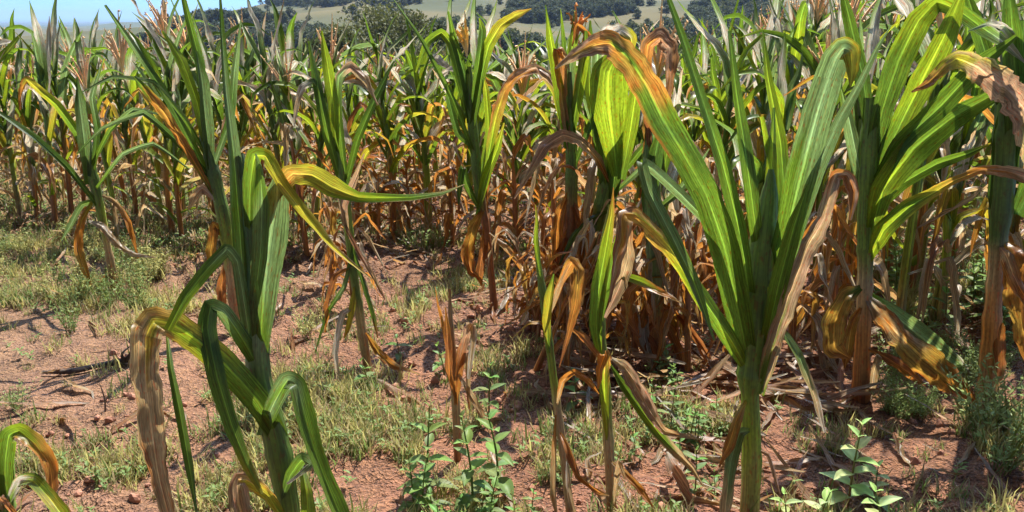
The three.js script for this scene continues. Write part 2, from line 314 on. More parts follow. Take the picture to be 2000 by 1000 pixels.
hero('leafy corn plant right of the fanned one, with orange lower stalk and broad leaves', 1683, 778,
  [46, [1686, 650, 40], [1690, 530, 38], [1692, 420, 44], [1698, 300, 54], [1706, 190, 40]], 'rotgggg', [
  ['gggllggbw', .05, [1700, 330, 60], [1722, 220, 74], [1755, 120, 84], [1795, 40, 74], [1830, 4, 56], [1872, 20, 48], [1920, 55, 44], [1965, 85, 30], [2005, 125, 6]],
  ['gglll', .1, [1704, 350, 56], [1755, 250, 72], [1805, 150, 84], [1845, 70, 70], [1885, -30, 20]],
  ['gdggg', .16, [1702, 380, 56], [1760, 280, 64], [1840, 205, 66], [1910, 130, 58], [1985, 70, 14]],
  ['glggd', .1, [1696, 480, 36], [1725, 370, 84], [1785, 290, 96], [1860, 230, 74], [1930, 190, 50], [1995, 160, 8]],
  ['llgyaopt', .24, [1698, 510, 26], [1726, 450, 66], [1775, 405, 54], [1820, 378, 36], [1865, 352, 26], [1915, 333, 28], [1965, 334, 40], [2025, 352, 40]],
  ['gdgg', -.1, [1700, 270, 50], [1685, 150, 56], [1660, 40, 40], [1640, -40, 10]],
  ['gbbg', .02, [1692, 400, 40], [1672, 300, 50], [1660, 240, 40], [1640, 160, 8]],
  ['dgggy', .1, [1690, 430, 40], [1760, 360, 44], [1830, 320, 36], [1890, 300, 26], [1935, 280, 6]],
  ['!daao', .1, [1684, 560, 18], [1654, 578, 42], [1630, 630, 50], [1630, 680, 40], [1660, 700, 8]],
  ['oao', .08, [1682, 600, 10], [1666, 630, 30], [1655, 690, 30], [1650, 720, 6]],
  ['!wtotaaor', .16, [1692, 578, 18], [1718, 612, 46], [1760, 658, 54], [1808, 704, 62], [1860, 748, 56], [1905, 782, 14]],
  ['gbbbw', -.12, [1692, 570, 24], [1740, 610, 64], [1800, 660, 76], [1860, 710, 60], [1900, 740, 10]],
  ['oror', .04, [1690, 678, 12], [1735, 700, 26], [1775, 728, 28], [1808, 756, 8]],
  ['wtt', .05, [1690, 800, 10], [1700, 760, 24], [1712, 700, 22], [1712, 690, 6]],
]);
hero('dark green corn plant cut by the right edge, with a pinkish tan leaf hooking left', 1928, 768,
  [46, [1938, 620, 42], [1948, 490, 40], [1956, 400, 56], [1968, 240, 62], [1985, 40, 50]], 'totdddd', [
  ['!dgtppptyyao', .35, [1988, 420, 50], [2030, 330, 70], [2020, 240, 70], [1985, 190, 70], [1945, 158, 62], [1905, 128, 52], [1870, 116, 42], [1846, 128, 30], [1815, 160, 22], [1780, 180, 4]],
  ['gddgd', .05, [1952, 470, 50], [1958, 370, 90], [1972, 260, 84], [1990, 150, 60], [2000, 40, 20]],
  ['ddgd', .05, [1975, 330, 60], [1985, 180, 76], [1978, 60, 60], [1970, -40, 20]],
  ['ddgg', -.05, [1965, 230, 50], [1930, 120, 60], [1905, 40, 44], [1880, -40, 12]],
  ['aooao', .2, [1958, 470, 30], [1978, 500, 60], [1990, 570, 74], [2000, 650, 56], [2010, 720, 12]],
  ['ptot', .22, [1950, 480, 24], [1966, 500, 36], [1990, 560, 40], [2030, 620, 10]],
  ['tort', .05, [1936, 600, 20], [1948, 640, 36], [1950, 710, 36], [1942, 770, 10]],
  ['gwb', .3, [1995, 90, 40], [1960, 50, 30], [1930, 45, 20], [1890, 60, 6]],
]);
hero('green corn plant with a bare reddish stalk and a yellow leaf pointing right', 966, 602,
  [20, [958, 520, 18], [947, 430, 20], [936, 370, 26], [926, 280, 26], [918, 190, 26], [916, 130, 12]], 'rrrgggl', [
  ['ggglgl', .0, [918, 240, 26], [897, 150, 32], [880, 85, 28], [862, 64, 26], [836, 82, 26], [812, 142, 6]],
  ['gdgg', .03, [916, 240, 26], [908, 150, 34], [888, 80, 24], [876, 22, 8]],
  ['dgdl', .06, [922, 230, 28], [934, 130, 32], [942, 60, 24], [936, 35, 5]],
  ['gglyya', .12, [922, 250, 28], [940, 150, 32], [954, 90, 36], [978, 50, 38], [1008, 30, 26], [1038, 17, 4]],
  ['ggdb', .1, [925, 300, 22], [885, 195, 20], [826, 82, 13], [764, -8, 3]],
  ['glyaopptp', .18, [938, 400, 18], [955, 300, 30], [968, 230, 28], [985, 178, 28], [1010, 146, 26], [1045, 133, 24], [1072, 150, 22], [1086, 176, 6]],
  ['glly', .08, [932, 420, 18], [948, 350, 34], [972, 290, 28], [985, 240, 6]],
  ['gly', .03, [930, 380, 20], [955, 260, 26], [950, 180, 20], [945, 150, 4]],
  ['gdgd', .08, [942, 420, 16], [912, 360, 28], [904, 328, 24], [898, 370, 18], [896, 400, 4]],
  ['oaoro', .08, [944, 410, 14], [924, 440, 36], [914, 490, 40], [920, 530, 24], [942, 545, 6]],
  ['oro', .02, [948, 430, 10], [945, 480, 26], [935, 540, 20], [940, 560, 5]],
  ['ttooo', .1, [955, 455, 8], [985, 480, 18], [1020, 520, 24], [1052, 568, 18], [1070, 575, 5]],
  ['gddg', .05, [928, 290, 24], [895, 260, 26], [878, 200, 22], [872, 160, 5]],
], { tassel: [912, 110, .16, 'tat'] });
hero('spindly corn plant left of centre with a long pale leaf hanging to the ground', 722, 730,
  [22, [706, 640, 24], [692, 540, 22], [680, 440, 24], [668, 340, 28], [650, 240, 22], [640, 150, 10]], 'rtglggg', [
  ['ggbptt', .1, [676, 350, 26], [660, 220, 30], [662, 150, 26], [684, 128, 28], [712, 152, 26], [738, 205, 6]],
  ['ggdg', .05, [664, 350, 30], [640, 260, 38], [622, 170, 32], [604, 80, 8]],
  ['glll', .02, [656, 300, 28], [652, 210, 40], [640, 130, 34], [628, 60, 6]],
  ['ggbwtw', .12, [650, 270, 20], [628, 190, 22], [612, 160, 24], [590, 170, 22], [578, 210, 16], [574, 250, 4]],
  ['ggdd', -.05, [670, 380, 26], [700, 270, 30], [735, 190, 24], [770, 120, 6]],
  ['wwwt', .08, [694, 598, 10], [670, 612, 18], [655, 690, 16], [668, 782, 5]],
  ['oaot', .08, [714, 650, 8], [738, 688, 28], [768, 714, 20], [820, 732, 4]],
  ['gbgd', .05, [690, 480, 18], [672, 560, 18], [640, 610, 12], [615, 690, 4]],
  ['gdgo', .06, [690, 490, 18], [712, 560, 16], [730, 620, 14], [738, 660, 4]],
  ['trptr', .1, [664, 420, 10], [700, 490, 14], [732, 545, 12], [752, 585, 3]],
  ['tpt', .06, [680, 460, 12], [672, 400, 26], [690, 360, 20], [712, 300, 5]],
  ['yyo', .05, [692, 560, 10], [688, 600, 24], [680, 640, 16], [672, 660, 4]],
  ['oro', .03, [690, 520, 8], [655, 540, 18], [640, 600, 20], [636, 650, 5]],
]);
hero('dark corn plant leaning left behind the wilting front one, leaves long and straight', 466, 645,
  [30, [452, 530, 30], [440, 440, 34], [420, 350, 34], [402, 270, 30], [390, 190, 14]], 'rtlgddd', [
  ['ggddbd', .1, [428, 400, 34], [380, 290, 30], [320, 180, 26], [260, 90, 20], [205, 10, 8]],
  ['dbbd', .04, [412, 330, 40], [402, 240, 48], [394, 160, 40], [384, 100, 8]],
  ['glll', .06, [405, 300, 30], [385, 200, 36], [356, 120, 34], [318, 60, 8]],
  ['gooaogd', .16, [422, 390, 20], [370, 300, 30], [320, 220, 34], [285, 175, 26], [262, 150, 8]],
  ['ggbbb', .12, [412, 320, 20], [360, 230, 18], [300, 160, 14], [220, 150, 12], [160, 180, 4]],
  ['ddgd', -.02, [400, 260, 30], [392, 130, 34], [370, 40, 24], [350, -40, 8]],
  ['bdbb', .08, [420, 320, 26], [450, 230, 30], [458, 140, 24], [470, 40, 5]],
  ['ddbd', .06, [424, 360, 22], [340, 270, 24], [280, 220, 18], [200, 250, 12], [150, 300, 4]],
  ['yoao', .05, [440, 470, 12], [420, 440, 26], [412, 490, 28], [414, 540, 6]],
  ['wptt', .06, [430, 400, 10], [395, 368, 22], [380, 385, 24], [368, 410, 6]],
  ['oro', .02, [446, 500, 16], [432, 560, 30], [440, 620, 20], [450, 650, 5]],
]);
hero('corn plant at the far left front of the grass with orange ribbons hanging low', 226, 565,
  [20, [210, 480, 18], [194, 400, 22], [176, 320, 28], [164, 240, 20]], 'rtlggg', [
  ['gglyyoo', .1, [178, 330, 28], [150, 260, 30], [110, 205, 28], [75, 175, 26], [52, 156, 22], [42, 175, 18], [40, 215, 6]],
  ['gddbd', .1, [190, 400, 24], [130, 325, 24], [70, 270, 20], [20, 235, 18], [-25, 205, 8]],
  ['dbbd', .05, [172, 360, 34], [164, 270, 46], [156, 210, 36], [150, 150, 6]],
  ['gdbb', .05, [178, 350, 24], [190, 250, 22], [180, 190, 18], [200, 120, 4]],
  ['ggbb', .1, [176, 330, 18], [215, 255, 18], [260, 215, 16], [320, 225, 6]],
  ['gbbb', .12, [186, 370, 14], [240, 300, 16], [300, 280, 14], [370, 330, 5]],
  ['yooao', .1, [184, 388, 10], [160, 430, 18], [152, 480, 24], [162, 520, 20], [178, 556, 4]],
  ['wwtwt', .1, [172, 432, 12], [196, 440, 24], [232, 478, 18], [262, 496, 14], [304, 503, 3]],
  ['ttoo', .08, [200, 382, 10], [225, 395, 16], [252, 435, 16], [270, 505, 4]],
  ['btw', .05, [205, 520, 6], [210, 560, 12], [215, 590, 8], [214, 600, 3]],
  ['gbb', .02, [190, 390, 14], [160, 400, 22], [138, 440, 18], [120, 470, 4]],
]);
hero('tall narrow corn plant in the middle with a pinkish leaf arched over rusty lower leaves', 1108, 642,
  [26, [1112, 540, 34], [1114, 430, 36], [1116, 330, 30], [1114, 230, 28], [1112, 140, 12]], 'rorggb', [
  ['gglld', .04, [1108, 290, 30], [1094, 180, 40], [1078, 90, 30], [1066, 10, 5]],
  ['gllg', .06, [1116, 270, 32], [1130, 180, 38], [1140, 110, 34], [1144, 60, 10]],
  ['gblb', .0, [1120, 300, 30], [1112, 170, 36], [1118, 80, 30], [1122, 20, 6]],
  ['groor', .05, [1118, 220, 20], [1136, 120, 22], [1146, 70, 24], [1128, 50, 12], [1118, 90, 4]],
  ['rotpppptp', .2, [1196, 368, 10], [1168, 312, 26], [1136, 276, 28], [1100, 264, 30], [1064, 286, 30], [1038, 330, 22], [1004, 388, 5]],
  ['oor', .06, [1112, 370, 14], [1092, 420, 36], [1086, 500, 40], [1094, 580, 10]],
  ['ror', .08, [1116, 390, 14], [1138, 440, 36], [1146, 520, 36], [1136, 600, 8]],
  ['oot', .1, [1112, 440, 12], [1090, 500, 26], [1072, 560, 26], [1058, 610, 5]],
  ['roo', .04, [1114, 480, 10], [1110, 540, 40], [1116, 600, 30], [1124, 640, 6]],
  ['gdgd', .06, [1120, 330, 20], [1150, 250, 24], [1170, 200, 20], [1180, 150, 4]],
  ['pot', .03, [1114, 300, 18], [1098, 200, 30], [1094, 140, 32], [1088, 96, 30], [1104, 110, 12], [1112, 140, 4]],
], { tassel: [1126, 80, .12, 'rro'] });
hero('corn plant with a bright yellow green broad leaf folded over at its top', 1150, 640,
  [30, [1156, 540, 32], [1166, 440, 34], [1184, 360, 44], [1196, 270, 44], [1200, 180, 16]], 'rrggggg', [
  ['!glllll', .2, [1206, 345, 44, .1], [1196, 265, 66, .16], [1188, 195, 84, .2], [1190, 142, 80, .22], [1203, 114, 50, .22], [1212, 104, 8, .22]],
  ['glllw', .2, [1214, 350, 44, .14], [1232, 250, 50, .2], [1243, 170, 44, .24], [1246, 116, 34, .26], [1232, 96, 10, .28]],
  ['dgdgg', .08, [1186, 400, 44], [1180, 310, 60], [1172, 230, 60], [1166, 180, 40], [1164, 140, 8]],
  ['dgg', .1, [1190, 420, 40], [1204, 320, 66], [1218, 250, 60], [1236, 190, 12]],
  ['ggbwwyy', .17, [1180, 280, 40, 0], [1166, 170, 46, .04], [1168, 95, 46, .16], [1186, 64, 46, .33], [1214, 60, 44, .38], [1232, 74, 36, .4], [1236, 100, 8, .4]],
  ['glgg', -.03, [1184, 300, 36], [1152, 190, 42], [1150, 100, 38], [1152, 40, 8]],
  ['gdgd', .1, [1190, 410, 20], [1150, 430, 22], [1120, 460, 20], [1090, 520, 5]],
  ['ggbb', .1, [1200, 360, 22], [1245, 300, 26], [1285, 258, 22], [1310, 270, 5]],
  ['gbbg', .05, [1196, 380, 20], [1240, 340, 22], [1270, 310, 16], [1300, 290, 4]],
  ['rot', .04, [1166, 440, 12], [1150, 500, 36], [1150, 570, 30], [1156, 630, 6]],
  ['oro', .05, [1164, 430, 12], [1190, 500, 30], [1196, 570, 30], [1190, 640, 6]],
  ['ddgo', .1, [1190, 380, 20], [1218, 410, 24], [1240, 460, 20], [1250, 520, 5]],
]);
hero('thin half dried corn plant with an orange folded leaf on its green stalk', 1196, 1004,
  [24, [1188, 860, 26], [1180, 740, 28], [1170, 620, 30], [1180, 480, 22], [1192, 400, 8]], 'otllgly', [
  ['lgglyo', .05, [1172, 700, 24], [1164, 630, 48], [1170, 560, 50], [1184, 480, 36], [1194, 420, 20], [1198, 366, 3]],
  ['ggll', .06, [1168, 640, 30], [1190, 540, 34], [1210, 460, 26], [1240, 410, 5]],
  ['ylaoo', .06, [1186, 860, 12], [1182, 790, 26], [1180, 730, 34], [1182, 692, 36], [1172, 720, 22], [1168, 760, 6]],
  ['ggglgttt', .15, [1192, 712, 12], [1220, 755, 30], [1255, 805, 30], [1290, 850, 36], [1325, 888, 30], [1352, 915, 20], [1374, 950, 4]],
  ['wtpptrtt', .2, [1196, 700, 14], [1222, 718, 36], [1248, 760, 42], [1274, 810, 34], [1298, 842, 20], [1330, 850, 14], [1368, 858, 4]],
  ['gglot', .1, [1184, 536, 10], [1215, 538, 26], [1255, 552, 30], [1295, 574, 26], [1334, 594, 4]],
  ['too', .08, [1192, 900, 8], [1220, 925, 20], [1250, 960, 22], [1275, 990, 5]],
  ['tt', .05, [1196, 990, 10], [1204, 940, 18], [1210, 900, 16], [1220, 930, 5]],
  ['ptr', .08, [1182, 620, 12], [1210, 560, 36], [1226, 500, 40], [1224, 450, 30], [1230, 425, 6]],
  ['oro', .03, [1182, 700, 8], [1166, 690, 16], [1140, 660, 18], [1112, 640, 5]],
], { joints: .14 });
hero('thin leaning corn plant left of the half dried one, bare stalk turning tan below', 1118, 1015,
  [20, [1100, 880, 22], [1086, 780, 20], [1076, 700, 20], [1064, 600, 22], [1050, 500, 14], [1047, 425, 6]], 'tttlggly', [
  ['gyyg', .04, [1072, 690, 14], [1068, 630, 32], [1074, 580, 30], [1082, 535, 5]],
  ['toaor', .1, [1070, 625, 8], [1092, 560, 24], [1118, 512, 32], [1130, 530, 32], [1124, 590, 28], [1108, 660, 16], [1092, 718, 3]],
  ['tooo', .08, [1088, 790, 8], [1098, 745, 18], [1122, 726, 18], [1150, 745, 16], [1170, 770, 4]],
  ['orot', .1, [1094, 845, 10], [1110, 880, 22], [1130, 930, 18], [1170, 962, 16], [1190, 968, 4]],
  ['ott', .04, [1086, 810, 6], [1082, 880, 16], [1082, 960, 18], [1088, 1010, 8]],
  ['gly', .02, [1056, 540, 10], [1046, 470, 16], [1048, 430, 10], [1046, 400, 3]],
  ['wtt', .08, [1106, 900, 6], [1108, 950, 18], [1120, 1000, 16], [1128, 1040, 5]],
], { joints: .13 });
hero('dead brown corn stalk standing among the leafy weeds at the lower middle', 894, 898,
  [18, [890, 790, 22], [884, 690, 18], [880, 620, 12], [878, 565, 6]], 'rtoto', [
  ['orptw', .06, [890, 790, 14], [896, 720, 30], [908, 660, 28], [922, 632, 24], [924, 660, 20], [914, 740, 10]],
  ['wtt', .08, [892, 725, 10], [916, 765, 18], [938, 805, 18], [958, 850, 3]],
  ['oo', .04, [882, 700, 10], [868, 645, 14], [858, 600, 10], [850, 560, 2]],
  ['oro', .03, [890, 780, 12], [878, 730, 22], [874, 660, 18], [870, 600, 4]],
  ['ptr', .04, [894, 720, 10], [912, 690, 16], [914, 760, 12], [916, 800, 4]],
], { joints: .16 });
hero('corn plant with a stout bluish stalk and orange withered leaves at its foot', 1284, 692,
  [42, [1282, 600, 40], [1280, 500, 46], [1274, 420, 54], [1270, 330, 40], [1266, 250, 16]], 'robbggg', [
  ['dgdg', .04, [1274, 460, 46], [1268, 380, 60], [1280, 300, 50], [1300, 220, 8]],
  ['oaaoo', -.02, [1270, 330, 16], [1262, 250, 30], [1268, 220, 34], [1262, 270, 26], [1256, 300, 5]],
  ['ropo', .14, [1268, 300, 20], [1262, 150, 30], [1266, 88, 36], [1288, 70, 42], [1306, 92, 44], [1310, 140, 30], [1302, 215, 5]],
  ['oor', .1, [1282, 560, 10], [1256, 610, 34], [1246, 660, 34], [1262, 700, 6]],
  ['aor', .12, [1280, 530, 10], [1232, 570, 30], [1222, 620, 36], [1250, 660, 6]],
  ['oro', .14, [1290, 590, 10], [1330, 620, 22], [1380, 690, 22], [1394, 740, 4]],
  ['tot', .1, [1280, 600, 10], [1310, 650, 30], [1330, 700, 26], [1350, 760, 4]],
  ['gbb', .06, [1270, 420, 24], [1320, 380, 26], [1360, 330, 20], [1385, 290, 4]],
  ['orr', .1, [1288, 620, 12], [1262, 650, 30], [1290, 710, 36], [1310, 740, 6]],
]);

// ------------------------------------------------------------------ the dense field behind: prototypes, then one plant each
const protos = [];
function fieldCorn(seed, k) {
  const r = mulberry(seed), parts = [], H = .74 + .24 * r(), lean = V((r() - .5) * .3, 0, (r() - .5) * .3), az0 = r() * 6.283;
  const spine = (t) => V(lean.x * t * t, H * .86 * t, lean.z * t * t);
  const dryTop = .16 + .24 * r() + (k.dry || 0);
  parts.push(['stalk', stem([spine(-.03), spine(.3), spine(.6), spine(.85)], [.013, .012, .011, .006], k.dry > .3 ? 'rott' : r() < .5 ? 'rogg' : 'tlgg', { ns: 6, per: 3, joints: .12, seed }), stalkMat]);
  const n = 12 + Math.floor(r() * 3);
  for (let i = 0; i < n; i++) {
    const f = i / (n - 1), t = .10 + .76 * Math.pow(f, .85), p = spine(t), az = az0 + (i % 2) * Math.PI + (r() - .5) * 1.1, dir = V(Math.cos(az), 0, Math.sin(az));
    const dry = f < dryTop ? 1 : f < dryTop + .2 ? .5 : 0;
    const L = dry > .6 ? .26 + .2 * r() : lerp(.50, .32, f) * (.75 + .5 * r()), w = (dry > .6 ? .031 : .046) * (.6 + .55 * r());
    let ang = dry > .6 ? .6 + .5 * r() : lerp(.62, .12, f) * (.7 + .6 * r()), bend = dry > .6 ? 1.9 + .9 * r() : dry ? 1.6 + r() : (r() < .45 ? 1.5 + 1.3 * r() : .1 + .6 * r());
    const sharp = r() < .4 ? .25 : 1, pts = [p.clone()], m = 6; let q = p.clone();
    const kink = .35 + .4 * r();
    for (let j = 1; j <= m; j++) { const u = j / m; let b = sharp < 1 ? bend * sst(kink - .12, kink + .12, u) : bend * u * u; const a = Math.min(2.9, ang + b); q = q.clone().addScaledVector(dir, Math.sin(a) * L / m).add(V((r() - .5) * .012, Math.cos(a) * L / m, (r() - .5) * .012)); if (q.y < .012) q.y = .012 + .01 * r(); pts.push(q); }
    const pals = dry > .6 ? (k.rust ? ['oro', 'tot', 'oot', 'ptp', 'aot', 'twp', 'ort'] : ['twt', 'wtt', 'trt', 'ptp', 'glt', 'gtw', 'wtw', 'ltt', 'tot', 'lyt', 'glw', 'gly']) : dry ? ['gyao', 'lyot', 'gwtw', 'ggyo', 'lypt'] : ['glgg', 'gldg', 'lbgd', 'gllg', 'gbbw', 'dbbg', 'dggl', 'ggwt', 'bdbb', 'bwbg', 'dbwg', 'lgly', 'gdbb', 'lwgg', 'gwwt', 'llgl'];
    const pal = pals[Math.floor(r() * pals.length)], sd = V(-dir.z, 0, dir.x), tw = (r() - .5) * 2.2, tw0 = (r() - .5) * .8;
    const side = (u, pp, T) => { const N0 = sd.clone().cross(T), a = tw0 + tw * u; return sd.clone().multiplyScalar(Math.cos(a)).addScaledVector(N0, Math.sin(a)); };
    parts.push(['leaf', blade(pts, [w * .75, w, w * 1.05, w * .95, w * .75, w * .45, .002], side, pal, { nu: 4, per: 3, seed: seed * 50 + i, fold: .55, free: true }), leafMat, dry > .6 ? 'dry brown leaf' : null]);
  }
  if (k.tassel) parts.push(['tassel', tasselShape(spine(.98), .27, seed + 5, r() < .5 ? 'tpt' : 'apt', .4), tasselMat]);
  return parts;
}
const KINDS = [{}, { tassel: 1 }, { dry: .1, rust: 1 }, {}, { dry: .25, tassel: 1 }, { rust: 1 }, { dry: .12 }, { tassel: 1, rust: 1 }, { dry: .4, rust: 1 }, {}, { tassel: 1, dry: .1 }, { rust: 1 }, {}, { tassel: 1 }];
KINDS.forEach((k, i) => protos.push(fieldCorn(2000 + i * 17, k)));
const KINDWORD = (k) => k.dry > .3 ? 'withered brown' : k.dry > .2 ? 'half dried tasselled' : k.tassel ? 'green tasselled' : k.dry ? 'yellowing' : 'green untasselled';
const roots = protos.map((parts, i) => { const g = new THREE.Group(); for (const [n, geo, m, lab] of parts) { const c = mesh(n, geo, m, g); if (lab) c.userData.label = lab; } return g; });
const fr = mulberry(77), spots = [];
function frontAt(ax) { // where the rows begin, as a distance, by direction
  const P = [[-.75, 4.5], [-.5, 4.4], [-.34, 4.25], [-.2, 4.15], [-.06, 4.1], [.05, 3.9], [.2, 3.4], [.36, 3.05], [.5, 3.0], [.8, 2.95]];
  for (let i = 1; i < P.length; i++) if (ax < P[i][0]) { const [a, ya] = P[i - 1], [b, yb] = P[i]; return lerp(ya, yb, clamp((ax - a) / (b - a), 0, 1)); } return 3;
}
for (let k = 0; k < 46; k++) for (let x = -19; x < 19; x += .15 + .09 * fr()) {
  const zd = 3 + k * .52 + .10 * x * .6 + (fr() - .5) * .16, xx = x + (fr() - .5) * .1;
  const a = fr(), b = fr(), c = fr(), d = fr();
  if (zd < 2.9 || zd > 26 || Math.abs(xx) > .64 * zd + .6) continue;
  if (zd < frontAt(xx / zd) || fr() < .12) continue;
  spots.push({ x: xx, z: -zd, zd, a, b, c, d });
}
for (const [px, py] of [[40, 425], [110, 455], [320, 450], [350, 430], [560, 480], [620, 490], [780, 450], [835, 455], [1005, 480], [1050, 470], [1245, 510], [1395, 530], [1560, 560], [1625, 530], [1775, 575], [1860, 545], [1480, 520], [1840, 620], [1960, 600], [1425, 600]]) { const p = hitSoil(px, py); spots.push({ x: p.x, z: p.z, zd: -p.z, a: fr(), b: .5 + .3 * fr(), c: fr(), d: fr(), big: 1.0 }); }
spots.sort((p, q) => p.zd - q.zd);
const REGION = (s) => { const a = s.x / s.zd; return a < -.36 ? 'at far left' : a < -.13 ? 'left of centre' : a < .1 ? 'in the middle' : a < .33 ? 'right of centre' : 'at far right'; };
const ROW = (s) => { const e = s.zd - frontAt(s.x / s.zd); return e < .45 ? 'front row' : e < 1.1 ? 'second row' : 'crowded rows further back'; };
const INDIV = 285;
const rest = protos.map(() => []), byLabel = {};
spots.forEach((s, i) => {
  let pi = Math.floor(s.a * protos.length); const rusty = Math.abs(s.x / s.zd - .02) < .24; for (let q = 0; q < 14 && !!KINDS[pi].rust !== (rusty && s.d < .8); q++) pi = (pi + 1) % KINDS.length;
  const k = KINDS[pi], sc = (s.big || 1) * (.76 + .4 * s.b) * (1 + .07 * sst(8, 4.5, s.zd)) * (1.06 + .16 * sst(.1, .35, s.x / s.zd) + .04 * sst(-.15, -.4, s.x / s.zd)) , y = soilH(s.x, s.z);
  if (i < INDIV) {
    const o = roots[pi].clone(); o.name = nm('corn_plant'); scene.add(o);
    o.position.set(s.x, y, s.z); o.rotation.y = s.c * 6.283; o.scale.set(sc, sc, sc);
    o.rotation.x = (s.d - .5) * .34;
    tag(o, `${KINDWORD(k)} corn plant in the ${ROW(s)} ${REGION(s)}`, 'corn plant', `${KINDWORD(k)} corn plants, ${ROW(s)}, ${REGION(s)}`);
    if (ROW(s) !== 'crowded rows further back') (byLabel[o.userData.label] ??= []).push([s.x / s.zd, o, `${KINDWORD(k)} corn plant from the left in the ${ROW(s)} ${REGION(s)}`]);
  } else rest[pi].push(new THREE.Matrix4().compose(V(s.x, y, s.z), new THREE.Quaternion().setFromEuler(new THREE.Euler((s.d - .5) * .34, s.c * 6.283, 0)), V(sc, sc, sc)));
});
const ORD = ['first', 'second', 'third', 'fourth', 'fifth', 'sixth', 'seventh', 'eighth', 'ninth', 'tenth', 'eleventh', 'twelfth'];
for (const list of Object.values(byLabel)) if (list.length > 1) list.sort((a, b) => a[0] - b[0]).forEach(([, o, l], i) => { if (ORD[i]) o.userData.label = ORD[i] + ' ' + l; });
{
  const g = new THREE.Group(); g.name = 'distant_corn'; scene.add(g); tag(g, 'dense mass of corn rows running back to the edge of the valley', 'corn', null, 'stuff');
  rest.forEach((ms, i) => {
    if (!ms.length) return;
    for (const [mat, name] of [[leafMat, 'leaves'], [stalkMat, 'stalks'], [tasselMat, 'tassels']]) {
      const gs = protos[i].filter(p => p[2] === mat).map(p => p[1]); if (!gs.length) continue;
      const im = new THREE.InstancedMesh(mergeGeometries(gs), mat, ms.length); ms.forEach((m, j) => im.setMatrixAt(j, m)); im.name = name; im.castShadow = im.receiveShadow = true; im.userData.kind = 'stuff'; g.add(im);
    }
  });
}
console.log('field plants', spots.length);

// rusty withered plants standing in the gap between the front plants
function withered(seed) {
  const r = mulberry(seed), root = new THREE.Group(), H = .38 + .22 * r(), lx = (r() - .5) * .1, sp = (t) => V(lx * t, H * t, 0);
  mesh('stalk', stem([sp(-.05), sp(.35), sp(.7), sp(1)], [.013, .012, .010, .004], r() < .5 ? 'rot' : 'oro', { ns: 7, per: 4, joints: .1, seed }), stalkMat, root);
  for (let i = 0; i < 13; i++) {
    const t = .12 + .85 * i / 12, az = i * Math.PI + r() * 1.6, dir = V(Math.cos(az), 0, Math.sin(az)), L = .22 + .22 * r(), w = .018 + .022 * r(), pts = [sp(t)]; let q = sp(t), k = .25 + .3 * r(), end = 2.4 + .6 * r(), a0 = .2 + .6 * r();
    for (let j = 1; j <= 6; j++) { const u = j / 6, a = lerp(a0, end, sst(k - .15, k + .15, u)); q = q.clone().addScaledVector(dir, Math.sin(a) * L / 6).add(V((r() - .5) * .02, Math.cos(a) * L / 6, (r() - .5) * .02)); if (q.y < .01) q.y = .01 + .015 * r(); pts.push(q); }
    const sd = V(-dir.z, 0, dir.x), tw = (r() - .5) * 3;
    mesh('leaf', blade(pts, [w * .6, w, w * 1.1, w, w * .8, w * .4, .002], (u, p, T) => sd.clone().multiplyScalar(Math.cos(tw * u)).addScaledVector(sd.clone().cross(T), Math.sin(tw * u)), ['oat', 'wtw', 'tot', 'oor', 'twt', 'oot', 'pwt', 'trt', 'aoo'][Math.floor(r() * 9)], { nu: 6, per: 4, seed: seed * 9 + i, free: true, fold: .5 }), leafMat, root);
  }
  return root;
}
const wit = [1, 2, 3, 4].map(i => withered(880 + i));
[[1058, 585, 'just left of the pinkish arched corn plant'], [1090, 600, 'at the foot of the pinkish arched corn plant'], [1150, 625, 'at the foot of the plant with the folded bright leaf'], [1212, 655, 'right of the thin half dried corn stalk'], [1240, 690, 'between the half dried stalk and the stout bluish stalk'], [1335, 640, 'right of the stout bluish stalk'], [1318, 700, 'below right of the stout bluish stalk'], [1010, 520, 'right of the bare reddish corn stalk'], [1370, 600, 'behind the fanned plant, left of its stalk'], [1410, 640, 'close behind the fanned plant\'s stalk'], [1580, 640, 'in the gap right of the fanned plant\'s stalk'], [1620, 690, 'left of the orange lower stalk of the leafy plant'], [1545, 700, 'in the litter right of the fanned plant\'s base'], [1660, 560, 'behind the leafy plant with the orange lower stalk'],
  [885, 480, 'left of the bare reddish corn stalk'], [800, 465, 'in the front row midway between spindly and reddish stalks'], [740, 480, 'in the front row right of the spindly corn plant'], [600, 500, 'in front of the rows right of the tall left plant'], [648, 560, 'immediately left of the spindly corn plant'], [520, 470, 'in the front row touching the tall left plant'], [690, 600, 'beside the bare stalk of the spindly corn plant']].forEach(([px, py, where], i) => {
  const p = on(px, py), o = wit[i % 4].clone(); o.name = nm('withered_corn'); o.position.copy(p); o.rotation.y = i * 2.4; o.scale.setScalar((.8 + .35 * ((i * 7) % 5) / 5) * (px > 990 ? 1 : .95)); scene.add(o);
  tag(o, `rusty withered corn plant ${where}`, 'corn plant', 'rusty withered corn plants around the clearing');
});

{
  const r = mulberry(3131);
  for (let i = 0; i < 18; i++) {
    const p = on(1030 + 400 * r(), 570 + 170 * r()), o = wit[i % 4].clone(); o.name = nm('withered_corn'); o.position.copy(p); o.rotation.set((r() - .5) * .6, r() * 6.3, (r() - .5) * .6); o.scale.setScalar(.5 + .35 * r()); scene.add(o);
    tag(o, 'low withered corn plant in the rusty tangle left of the fanned plant', 'corn plant', 'low withered corn plants of the rusty tangle left of the fanned plant');
  }
}
